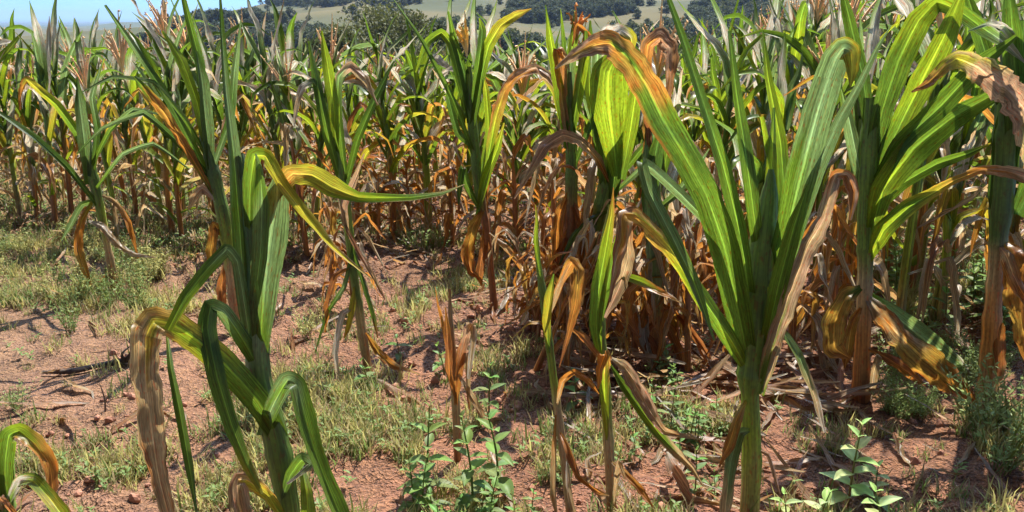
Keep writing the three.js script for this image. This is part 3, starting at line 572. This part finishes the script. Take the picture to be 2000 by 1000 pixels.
// ------------------------------------------------------------------ trees beyond the field and on the hills
const crownMat = new THREE.MeshPhysicalMaterial({ vertexColors: true, roughness: 1, transmission: .3, thickness: 0, side: THREE.DoubleSide });
const barkMat = new THREE.MeshStandardMaterial({ color: new THREE.Color(.16, .12, .09), roughness: 1 });
function crownShape(seed, h, w, nClump, nLeaf, leaf, base, lo = .3) {
  const r = mulberry(seed), P = [], C = [], clumps = [];
  for (let i = 0; i < nClump; i++) { const a = r() * 6.283, u = Math.sqrt(r()), y = lo + (1 - lo) * r(), prof = Math.sin(Math.PI * clamp((y - lo) / (1 - lo) * .8 + .16, 0, 1)); clumps.push([Math.cos(a) * u * w * .5 * prof, y * h * .93, Math.sin(a) * u * w * .5 * prof, w * (.10 + .11 * r()), .75 + .5 * r()]); }
  for (let i = 0; i < nLeaf; i++) {
    const c = clumps[Math.floor(r() * nClump)], d = V(r() - .5, r() - .5, r() - .5).normalize().multiplyScalar(c[3] * Math.pow(r(), .4)), p = V(c[0] + d.x * 1.2, c[1] + d.y * .8, c[2] + d.z * 1.2);
    const a = V(r() - .5, r() - .7, r() - .5).normalize().multiplyScalar(leaf * (.6 + .7 * r())), b = V(r() - .5, r() - .5, r() - .5).normalize().multiplyScalar(leaf * .45);
    P.push(p.x - b.x, p.y - b.y, p.z - b.z, p.x + b.x, p.y + b.y, p.z + b.z, p.x + a.x, p.y + a.y, p.z + a.z);
    const k = c[4] * (.75 + .5 * r()); for (let q = 0; q < 3; q++) C.push(base[0] * k, base[1] * k, base[2] * k);
  }
  const g = new THREE.BufferGeometry(); g.setAttribute('position', new THREE.Float32BufferAttribute(P, 3)); g.setAttribute('color', new THREE.Float32BufferAttribute(C, 3)); g.computeVertexNormals();
  return [g, clumps];
}
function trunkShape(h, clumps, rad, seed, limbs) {
  const r = mulberry(seed), gs = [stem([V(0, -.4, 0), V(.02 * h, h * .35, 0), V(-.01 * h, h * .75, .01 * h)], [rad, rad * .7, rad * .25], 'rr', { ns: 7, per: 3 })];
  for (let i = 0; i < limbs; i++) { const c = clumps[Math.floor(r() * clumps.length)], y = h * (.22 + .3 * r()); gs.push(stem([V(.015 * h, y, 0), V(c[0] * .4, lerp(y, c[1], .6), c[2] * .4), V(c[0] * .85, c[1], c[2] * .85)], [rad * .4, rad * .25, rad * .06], 'rr', { ns: 5, per: 2 })); }
  return mergeGeometries(gs);
}
function tree(p, h, w, seed, base, o = {}) {
  const root = thing(o.name || 'leafy_tree', p), [g, cl] = crownShape(seed, h, w, o.clumps || 70, o.leaves || 7000, o.leaf || .3, base, o.lo ?? .25);
  mesh('trunk', trunkShape(h, cl, h * .022, seed, 8), barkMat, root); mesh('crown', g, crownMat, root); return root;
}
const OL = [.115, .125, .036], DK = [.065, .09, .033];
for (const [px, top, zd, w, col, label] of [
  [735, 4, 92, 12, OL, 'broad olive green tree just beyond the field, tallest of the clump left of centre'],
  [668, 42, 86, 7, OL, 'lower olive tree at the left end of the clump beyond the field'],
  [800, 18, 96, 8, OL, 'olive green tree right of the tallest one in the clump beyond the field'],
  [852, 32, 104, 5, DK, 'dark green tree with a dense crown at the clump\'s right end'],
  [905, 40, 110, 5, OL, 'pale olive tree standing just right of the clump\'s dark tree'],
  [610, 72, 84, 4.5, OL, 'low bushy olive tree left of the clump beyond the corn'],
  [1330, 60, 130, 9, DK, 'dark rounded tree below the pasture strip behind the corn at right'],
]) { const t = at(px, top, zd), y0 = land(t.x, t.z); tag(tree(V(t.x, y0, t.z), t.y - y0, w, px, col, { leaf: .34 }), label, 'tree'); }
// single trees on the hillside pastures, and the woods
const hillProto = [0, 1, 2].map(i => { const [g, cl] = crownShape(300 + i, 8, 8.5, 26, 900, 1.0, i === 2 ? [.10, .115, .035] : [.065, .085, .03], .12); return [g, trunkShape(8, cl, .2, 300 + i, 3)]; });
const hr = mulberry(404), hillRoots = hillProto.map(([c, t]) => { const g = new THREE.Group(); mesh('trunk', t, barkMat, g); mesh('crown', c, crownMat, g); return g; });
{
  let n = 0;
  for (let i = 0; i < 600 && n < 60; i++) {
    const px = 380 + 1000 * hr(), py = 2 + 100 * hr(), w = inWood(px, py), k = hr(), s = .35 + .6 * hr(), a = hr();
    if (w > .2 || hr() > .35 || py > 105) continue; const p = hitLand(px, py); if (!p || p.z < -1300) continue;
    const o = hillRoots[Math.floor(k * 3)].clone(); o.name = nm('pasture_tree'); o.position.copy(p); o.rotation.y = a * 6; o.scale.setScalar(s); scene.add(o); n++;
    tag(o, 'small dark tree standing singly on the far hillside pasture', 'tree', 'single trees dotted over the far hillside pasture');
  }
  const ms = [[], [], []];
  for (const [x, y, a, b] of WOODS) {
    const count = Math.round(a * b / 7);
    for (let i = 0; i < count; i++) {
      const q = hr() * 6.283, u = Math.sqrt(hr()), e = 1 + .35 * N3(q * 2, x, y), px = x + Math.cos(q) * u * a * e, py = y + Math.sin(q) * u * b * e, k = hr(), s = .5 + .5 * hr(), t = hr() * 6;
      const p = hitLand(px, py); if (!p || p.z < -3500) continue;
      ms[Math.floor(k * 2.3)].push(new THREE.Matrix4().compose(p, new THREE.Quaternion().setFromEuler(new THREE.Euler(0, t, 0)), V(s, s * (.8 + .3 * k), s)));
    }
  }
  const g = new THREE.Group(); g.name = 'distant_woods'; scene.add(g); tag(g, 'dark bluish woods covering parts of the far hillside', 'woods', null, 'stuff');
  ms.forEach((m, i) => { if (!m.length) return; const im = new THREE.InstancedMesh(hillProto[i][0], crownMat, m.length); m.forEach((q, j) => im.setMatrixAt(j, q)); im.name = 'crowns'; im.userData.kind = 'stuff'; im.castShadow = im.receiveShadow = true; g.add(im); });
}

// ------------------------------------------------------------------ weeds
function ovate(L, w, seed, col) { // a pointed oval leaf lying along +x, base at the origin
  const r = mulberry(seed), P = [], C = [], I = [], nv = 6, nu = 4, droop = .25 + .4 * r(), cup = .25 + .2 * r();
  for (let j = 0; j <= nv; j++) for (let i = 0; i <= nu; i++) {
    const t = j / nv, s = i / nu * 2 - 1, ww = w / 2 * Math.pow(Math.sin(Math.PI * Math.pow(t * .97 + .015, .75)), .9);
    P.push(L * t * (1 - .1 * droop * t), -droop * L * t * t * .6 + Math.abs(s) * ww * cup + .06 * w * N3(t * 5, s * 2, seed), s * ww);
    const k = (1 + .2 * N3(t * 3, s * 3, seed)) * (i === 2 ? 1.35 : 1); C.push(col[0] * k, col[1] * k, col[2] * k);
  }
  for (let j = 0; j < nv; j++) for (let i = 0; i < nu; i++) { const a = j * (nu + 1) + i, b = a + 1, c = a + nu + 1, d = c + 1; I.push(a, b, c, b, d, c); }
  const g = new THREE.BufferGeometry(); g.setAttribute('position', new THREE.Float32BufferAttribute(P, 3)); g.setAttribute('color', new THREE.Float32BufferAttribute(C, 3)); g.setIndex(I); g.computeVertexNormals(); return g;
}
function broadWeed(seed, h, col, big = 1) {
  const r = mulberry(seed), root = new THREE.Group(), lx = (r() - .5) * .06, lz = (r() - .5) * .06, sp = (t) => V(lx * t * t, h * t, lz * t * t);
  mesh('stem', stem([sp(-.05), sp(.5), sp(1)], [.0032, .0026, .0012], r() < .5 ? 'rg' : 'gg', { ns: 5, per: 4 }), stalkMat, root);
  const n = Math.max(4, Math.round(h / .032));
  for (let i = 0; i < n; i++) for (let q = 0; q < 2; q++) {
    const t = .18 + .82 * i / (n - 1), L = big * lerp(.064, .020, Math.max(0, (t - .45) / .55)) * (.8 + .4 * r()), c = col.map((v, k) => v * (.85 + .35 * r()) * (1 + .35 * t * (k < 2 ? 1 : 0)));
    const g = ovate(L, L * .5, seed + i * 2 + q, c); g.rotateZ(lerp(.05, .95, t * t) + (r() - .5) * .3); g.rotateY(i * 1.57 + q * Math.PI + (r() - .5) * .7);
    const p = sp(t); g.translate(p.x, p.y, p.z); mesh('leaf', g, weedMat, root);
  }
  return root;
}
const WG = [.15, .235, .075], WB = [.34, .47, .20];
const bw = [broadWeed(1, .22, WG), broadWeed(2, .17, WG), broadWeed(3, .13, WG), broadWeed(4, .21, WB, 1.15), broadWeed(5, .10, WB)];
function weed(px, py, k, s, turn, label, group) {
  const p = on(px, py), o = bw[k].clone(); o.name = nm('broadleaf_weed'); o.position.copy(p); o.rotation.y = turn; o.scale.setScalar(s * .8); scene.add(o); tag(o, label, 'weed', group);
}
weed(1655, 1000, 3, 1.25, .4, 'pale green leafy weed with broad paired leaves right of the fanned corn stalk');
weed(1705, 985, 4, 1.1, 2, 'short pale weed close to the right side of the taller pale weed');
weed(1600, 1030, 4, 1.1, 1, 'small pale weed at the bottom edge left of the tall pale weed');
weed(1535, 1035, 4, 1.0, 3, 'little green weed at the bottom edge just right of the fanned corn stalk');
weed(1720, 1060, 4, 1.4, 3.4, 'large leaved pale weed cut by the bottom edge below the tall pale weed');
weed(835, 980, 0, 1.3, 0, 'tall leafy weed left of the dead corn stalk, bright green at its tip');
weed(925, 1000, 0, 1.3, 1.2, 'tall leafy weed right of the dead corn stalk near the bottom edge');
weed(975, 965, 0, 1.3, 2.2, 'leafy weed right of the dead stalk with a dark stem and cupped leaves');
weed(955, 830, 1, 1.25, .6, 'leafy weed standing behind the dead corn stalk on open soil');
weed(1302, 740, 1, .9, 1.9, 'leafy weed below the stout bluish corn stalk');
weed(1310, 840, 1, .9, .2, 'leafy weed in the dry litter left of the fanned corn stalk');
weed(1800, 640, 1, 1.2, .9, 'leafy weed behind the big tan fallen leaf at right');
weed(1950, 700, 0, 1.1, 2.9, 'round leaved weed climbing beside the tan stalk at the right edge');
weed(868, 740, 2, 1.1, 2.7, 'drooping dark weed on the bare soil above the dead corn stalk');
weed(780, 700, 2, .9, 1.4, 'little weed on bare soil right of the spindly corn plant');
weed(720, 760, 2, .9, 2.4, 'weed at the foot of the spindly corn plant');
weed(1125, 800, 2, 1, .7, 'weed between the two thin half dried corn stalks');
weed(1100, 690, 2, 1, 1.7, 'small weed under the rusty lower leaves in the middle');
const wr = mulberry(515);
for (let i = 0; i < 16; i++) { const px = 770 + 270 * wr(), py = 920 + 170 * wr(), k = Math.floor(wr() * 3); weed(px, py, k, .5 + .4 * wr(), wr() * 6, 'leafy green weed in the crowded cluster at the bottom middle', 'leafy weeds crowded around the dead stalk at the bottom middle'); }
for (let i = 0; i < 16; i++) { const px = 1230 + 170 * wr(), py = 740 + 250 * wr(), k = 1 + Math.floor(wr() * 2); weed(px, py, k, .5 + .4 * wr(), wr() * 6, 'small leafy weed in the litter between thin stalks and fanned corn', 'small weeds in the litter left of the fanned corn plant'); }
for (let i = 0; i < 40; i++) { const px = 1720 + 270 * wr(), py = 480 + 190 * wr(), k = Math.floor(wr() * 3); weed(px, py, k, .9 + .7 * wr(), wr() * 6, 'leafy green weed in the shady undergrowth behind the right corn plants', 'leafy weeds of the shady undergrowth at the right'); }

function fineWeed(seed, h, spread, col, nS = 22) { // many thin stems with narrow small leaves
  const r = mulberry(seed), root = new THREE.Group(), gs = [], lf = { P: [], C: [] };
  for (let i = 0; i < nS; i++) {
    const az = r() * 6.283, til = spread * Math.sqrt(r()), l = h * (.55 + .5 * r()), d = V(Math.cos(az) * Math.sin(til), Math.cos(til), Math.sin(az) * Math.sin(til)), b = V((r() - .5) * .05, -.01, (r() - .5) * .05), e = b.clone().addScaledVector(d, l), m = b.clone().lerp(e, .5).add(V((r() - .5) * .03, .01, (r() - .5) * .03));
    gs.push(stem([b, m, e], [.0014, .0011, .0005], r() < .3 ? 'tl' : 'gl', { ns: 3, per: 3 }));
    const n = 14; for (let k = 0; k < n; k++) { const t = .15 + .85 * r(), c = b.clone().lerp(e, t), q = V(r() - .5, r() * .8 - .15, r() - .5).normalize().multiplyScalar(.022 * (.6 + .7 * r())), s = V(r() - .5, r() - .5, r() - .5).cross(q).normalize().multiplyScalar(.0032); const kk = .7 + .6 * r();
      const m2 = c.clone().addScaledVector(q, .5), en = c.clone().add(q); for (const v of [c, m2.clone().add(s), m2.clone().sub(s), m2.clone().add(s), en, m2.clone().sub(s)]) { lf.P.push(v.x, v.y, v.z); lf.C.push(col[0] * kk, col[1] * kk, col[2] * kk); } }
  }
  mesh('stems', mergeGeometries(gs), stalkMat, root);
  const g = new THREE.BufferGeometry(); g.setAttribute('position', new THREE.Float32BufferAttribute(lf.P, 3)); g.setAttribute('color', new THREE.Float32BufferAttribute(lf.C, 3)); g.computeVertexNormals(); mesh('foliage', g, weedMat, root).userData.kind = 'stuff'; return root;
}
const fw = [fineWeed(1, .26, .7, [.24, .33, .11]), fineWeed(2, .2, .8, [.28, .36, .13]), fineWeed(3, .22, .6, [.50, .48, .18], 18)];
function fine(px, py, k, s, label, group) { const p = on(px, py), o = fw[k].clone(); o.name = nm('bushy_weed'); o.position.copy(p); o.rotation.y = px; o.scale.setScalar(s); scene.add(o); tag(o, label, 'weed', group); }
fine(268, 605, 0, .85, 'bushy fine leaved weed at the right end of the grassy patch at left');
fine(138, 650, 0, .7, 'bushy weed at the near edge of the grassy patch on bare soil');
fine(1955, 925, 0, 1.1, 'bushy fine leaved weed near the right edge on reddish soil');
fine(1915, 840, 1, 1.2, 'low bushy weed below the tan stalk at the right edge');
fine(1990, 860, 1, 1.2, 'bushy weed cut by the right edge of the picture');
fine(600, 660, 2, .6, 'thin grassy weed on bare soil right of the left front corn plant');
fine(35, 800, 1, .5, 'small lone weed on the bare soil at the left edge');
for (let i = 0; i < 34; i++) { const px = -30 + 350 * wr(), py = 455 + 150 * wr(); fine(px, py, wr() < .65 ? 2 : Math.floor(wr() * 2), .4 + .35 * wr(), 'pale fine stemmed weed in the grassy patch at the left', 'fine weeds of the grassy patch at the left'); }
for (let i = 0; i < 20; i++) { const px = 1720 + 290 * wr(), py = 690 + 130 * wr(); fine(px, py, Math.floor(wr() * 2), .4 + .3 * wr(), 'small bushy weed on the soil below the big tan leaf at right', 'small bushy weeds below the tan leaf at right'); }

// ------------------------------------------------------------------ grass, clods, litter
function instanced(name, label, category, geo, mat, list, colors) {
  const im = new THREE.InstancedMesh(geo, mat, list.length); list.forEach((m, j) => { im.setMatrixAt(j, m); if (colors) im.setColorAt(j, colors[j]); });
  im.name = name; im.castShadow = im.receiveShadow = true; scene.add(im); return tag(im, label, category, null, 'stuff');
}
function grassTuft(seed, n, h, col) {
  const r = mulberry(seed), P = [], C = [];
  for (let i = 0; i < n; i++) {
    const az = r() * 6.283, l = h * (.5 + .6 * r()), til = .15 + .8 * r(), w = .0015 * (.7 + .6 * r()), b = V((r() - .5) * .05, -.004, (r() - .5) * .05), d = V(Math.cos(az), 0, Math.sin(az)), s = V(-d.z, 0, d.x).multiplyScalar(w), k = .7 + .6 * r(), dry = r() < .3;
    const pt = (t) => b.clone().addScaledVector(d, Math.sin(til) * l * t * (.5 + .5 * t)).add(V(0, Math.cos(til) * l * t * (1.15 - .3 * t), 0)), a = pt(0), m = pt(.5), e = pt(1), c = dry ? [.40, .32, .16] : col;
    for (const v of [a.clone().add(s), m.clone().add(s), a.clone().sub(s), m.clone().add(s), m.clone().sub(s), a.clone().sub(s), m.clone().add(s), e, m.clone().sub(s)]) { P.push(v.x, v.y, v.z); C.push(c[0] * k, c[1] * k, c[2] * k); }
  }
  const g = new THREE.BufferGeometry(); g.setAttribute('position', new THREE.Float32BufferAttribute(P, 3)); g.setAttribute('color', new THREE.Float32BufferAttribute(C, 3)); g.computeVertexNormals(); return g;
}
const GRASS = [[600, 830, 190, 160, 1], [470, 920, 130, 110, .9], [180, 900, 200, 60, .8], [120, 540, 240, 75, 1], [780, 900, 240, 110, .8], [660, 660, 110, 60, .35], [830, 590, 90, 60, .4], [940, 560, 80, 60, .5], [1010, 720, 100, 60, .5], [1330, 850, 140, 90, .6], [1260, 900, 80, 80, .6], [1850, 560, 180, 110, 1], [1760, 760, 130, 50, .7], [1950, 850, 90, 70, 1], [300, 620, 120, 40, .5], [420, 480, 120, 60, .25], [1120, 900, 100, 90, .55], [650, 950, 160, 70, .5], [1700, 900, 120, 80, .15]];
function gd(px, py) { let m = 0; for (const [x, y, a, b, k] of GRASS) m = Math.max(m, k * sst(1.15, .5, Math.hypot((px - x) / a, (py - y) / b))); return m; }
{
  const gr = mulberry(909), L = [[], [], []], m = new THREE.Matrix4();
  const put = (list, p, s) => list.push(new THREE.Matrix4().compose(p, new THREE.Quaternion().setFromEuler(new THREE.Euler((gr() - .5) * .3, gr() * 6.283, 0)), V(s, s, s)));
  for (let i = 0; i < 46000; i++) {
    const zd = 1.2 + 5 * Math.pow(gr(), .8), x = (gr() * 2 - 1) * (.62 * zd + .2), s = gr(), k = gr(), z = -zd, y = soilH(x, z), [px, py] = toPx(V(x, y, z));
    const n = sst(-.25, .35, N3(x * 3.3, 12, z * 3.3) + .5 * N3(x * 9, 2, z * 9)), d = (py > 1000 ? .6 : gd(px, py)) * n + .03;
    if (k > d) continue; put(L[s < .4 ? 0 : s < .72 ? 1 : 2], V(x, y, z), .55 + .75 * gr());
  }
  for (let i = 0; i < 11000; i++) { const zd = 4.2 + 8 * gr(), x = (gr() * 2 - 1) * (.62 * zd), z = -zd; if (N3(x * .9, 4, z * .9) + .4 * sst(.1, .5, x / zd) + .5 * sst(-.15, -.4, x / zd) < -.05) continue; put(L[gr() < .5 ? 0 : 2], V(x, soilH(x, z), z), .9 + 1.1 * gr()); }
  instanced('green_grass', 'short green grass growing in patches on the soil', 'grass', grassTuft(1, 20, .065, [.20, .28, .07]), weedMat, L[0]);
  instanced('pale_grass', 'pale yellowish grass growing in patches on the soil', 'grass', grassTuft(2, 22, .08, [.42, .38, .13]), weedMat, L[1]);
  instanced('ground_weeds', 'tiny leafy sprouts scattered among the grass', 'weeds', (() => { const gs = []; const r = mulberry(8); for (let i = 0; i < 7; i++) { const g = ovate(.018, .007, i, [.20, .29, .09]); g.rotateZ(.3 + .7 * r()); g.rotateY(r() * 6.28); g.translate((r() - .5) * .012, .004 + .03 * r(), (r() - .5) * .012); gs.push(g); } return mergeGeometries(gs); })(), weedMat, L[2]);
  console.log('tufts', L.map(l => l.length));
}
{
  const cr = mulberry(606), list = [], cols = [];
  const geo = new THREE.IcosahedronGeometry(1, 1), pp = geo.attributes.position; for (let i = 0; i < pp.count; i++) { const v = V(pp.getX(i), pp.getY(i), pp.getZ(i)), k = 1 + .5 * N3(v.x * 1.3 + 3, v.y * 1.3, v.z * 1.3); pp.setXYZ(i, v.x * k, v.y * k * .7, v.z * k); } geo.computeVertexNormals();
  for (let i = 0; i < 20000; i++) {
    const zd = 1.1 + 7 * Math.pow(cr(), .9), x = (cr() * 2 - 1) * (.62 * zd + .2), z = -zd, s = .002 + .014 * Math.pow(cr(), 7), k = .75 + .4 * cr(), q = cr() * 6;
    if (N3(x * 2.1, 6, z * 2.1) < -.05 + .3 * (cr() - .5) + .25 * sst(-.5, -1.3, x)) continue;
    list.push(new THREE.Matrix4().compose(V(x, soilH(x, z) + s * .15, z), new THREE.Quaternion().setFromEuler(new THREE.Euler(q, q * 2, q * 3)), V(s, s, s))); cols.push(new THREE.Color(.37 * k, .175 * k, .105 * k));
  }
  instanced('soil_crumbs', 'small crumbs and clods of reddish soil', 'soil clods', geo, new THREE.MeshStandardMaterial({ roughness: 1 }), list, cols);
}
{
  const lr = mulberry(717), lists = [[], [], []];
  const bits = [0, 1, 2].map(i => { const r = mulberry(40 + i), L = .16 + .1 * i, P = []; for (let j = 0; j <= 4; j++) P.push(V((j / 4 - .5) * L, .004 + .012 * r(), (r() - .5) * .03)); return blade(P, [.006, .016, .018, .012, .003], () => V(0, .25, 1), ['otw', 'trt', 'wpt'][i], { nu: 3, per: 3, seed: 60 + i, free: true }); });
  const put = (x, z, s, k) => lists[k].push(new THREE.Matrix4().compose(V(x, soilH(x, z) + .003, z), new THREE.Quaternion().setFromEuler(new THREE.Euler((lr() - .5) * .5, lr() * 6.283, (lr() - .5) * .9)), V(s, s, s)));
  for (let i = 0; i < 9000; i++) {
    const zd = 1.4 + 8 * lr(), x = (lr() * 2 - 1) * (.62 * zd + .2), z = -zd, [px, py] = toPx(V(x, 0, z)), f = frontAt(x / zd);
    let d = zd > f - .25 ? .75 : .05; if (px > 1130 && px < 1700 && py > 560 && py < 1000) d = Math.max(d, .8 * sst(-.1, .3, N3(x * 2.5, 5, z * 2.5) + .2)); if (px > 880 && px < 1250 && py > 470 && py < 640) d = .4;
    if (lr() > d) continue; put(x, z, (.4 + .8 * lr()) * (px > 1130 && px < 1700 && py > 600 && py < 820 ? 1.35 : 1), Math.floor(lr() * 3));
  }
  const g = new THREE.Group(); g.name = 'leaf_litter'; scene.add(g); tag(g, 'dry strips of withered corn leaf lying on the soil', 'leaf litter', null, 'stuff');
  lists.forEach((l, i) => { const im = new THREE.InstancedMesh(bits[i], leafMat, l.length); l.forEach((m, j) => im.setMatrixAt(j, m)); im.name = 'dry_strips'; im.userData.kind = 'stuff'; im.castShadow = im.receiveShadow = true; g.add(im); });
}
// a few single fallen leaves and old stalks one can point at
function fallen(name, label, cat, pal, w, pts, lift = .012) {
  const P = pts.map(([x, y, h]) => { const p = on(x, y); p.y += lift + (h || 0); return p; }), b = P[0].clone(), root = thing(name, b); tag(root, label, cat);
  const W = P.map((p, i) => w * pxm(p) * (i === P.length - 1 ? .15 : i ? 1 : .5));
  mesh('blade', blade(P.map(p => p.sub(b)), W, (t, p, T) => V(0, 1, 0).cross(T).addScaledVector(V(0, 1, 0), .35), pal, { seed: pts[0][0], per: 6 }), leafMat, root);
}
fallen('fallen_leaf', 'pale dry leaf lying on the soil right of the spindly corn plant\'s foot', 'fallen leaf', 'wpt', 16, [[725, 742], [765, 770, .01], [800, 785], [840, 810]]);
fallen('fallen_leaf', 'whitish twisted dry leaf on soil near the lower right corner', 'fallen leaf', 'wtw', 14, [[1905, 870], [1890, 890, .01], [1880, 905], [1868, 918]]);
fallen('fallen_leaf', 'tan dry leaf lying left of the fanned corn plant\'s base', 'fallen leaf', 'wtpt', 26, [[1445, 700, .02], [1420, 725, .03], [1395, 745], [1360, 752]]);
fallen('fallen_leaf', 'thin dry leaf leaning over soil beside the fanned corn stalk', 'fallen leaf', 'wtt', 12, [[1440, 800, .02], [1425, 830, .02], [1405, 850]]);
fallen('fallen_leaf', 'pale scrap of dry leaf on soil at the reddish corn stalk\'s foot', 'fallen leaf', 'www', 14, [[992, 585, .04], [985, 605, .02], [970, 620]]);
fallen('fallen_leaf', 'broad pinkish dry leaf lying at the bottom edge left of the fanned corn', 'fallen leaf', 'wppt', 34, [[1300, 930, .05], [1315, 965, .06], [1350, 985, .01], [1410, 995]]);
{
  const b = on(150, 728), root = thing('dead_stalk', b); tag(root, 'dark rotted stalk lying on the bare soil at the left', 'dead stalk');
  const P = [[85, 735], [140, 732], [190, 722], [245, 712]].map(([x, y]) => { const p = on(x, y); p.y += .012; return p.sub(b); });
  const dm = new THREE.MeshStandardMaterial({ color: new THREE.Color(.085, .06, .045), roughness: 1 });
  mesh('stem', stem(P, [.005, .010, .008, .012], 'rr', { seed: 4 }), dm, root);
  mesh('root_tuft', mergeGeometries([0, 1, 2, 3, 4].map(i => { const r = mulberry(i + 70), a = P[3].clone(); return stem([a, a.clone().add(V(.05 * r(), .05 * r(), .06 * (r() - .5))), a.clone().add(V(.1 * r() - .02, .09 * r(), .1 * (r() - .5)))], [.008, .004, .001], 'rr', { ns: 5, per: 3 }); })), dm, root);
}
{
  const b = on(205, 805), root = thing('dry_twig', b); tag(root, 'short dark twig standing up from the bare soil at left', 'twig');
  mesh('stem', stem([V(0, -.01, 0), V(.004, .04, 0), V(-.003, .09, .004)], [.003, .0025, .001], 'rr', { ns: 5 }), barkMat, root);
  mesh('branch', stem([V(.003, .03, 0), V(.018, .05, .005), V(.02, .06, 0)], [.002, .0015, .0006], 'rr', { ns: 4 }), barkMat, root);
}
renderer.render(scene, camera);
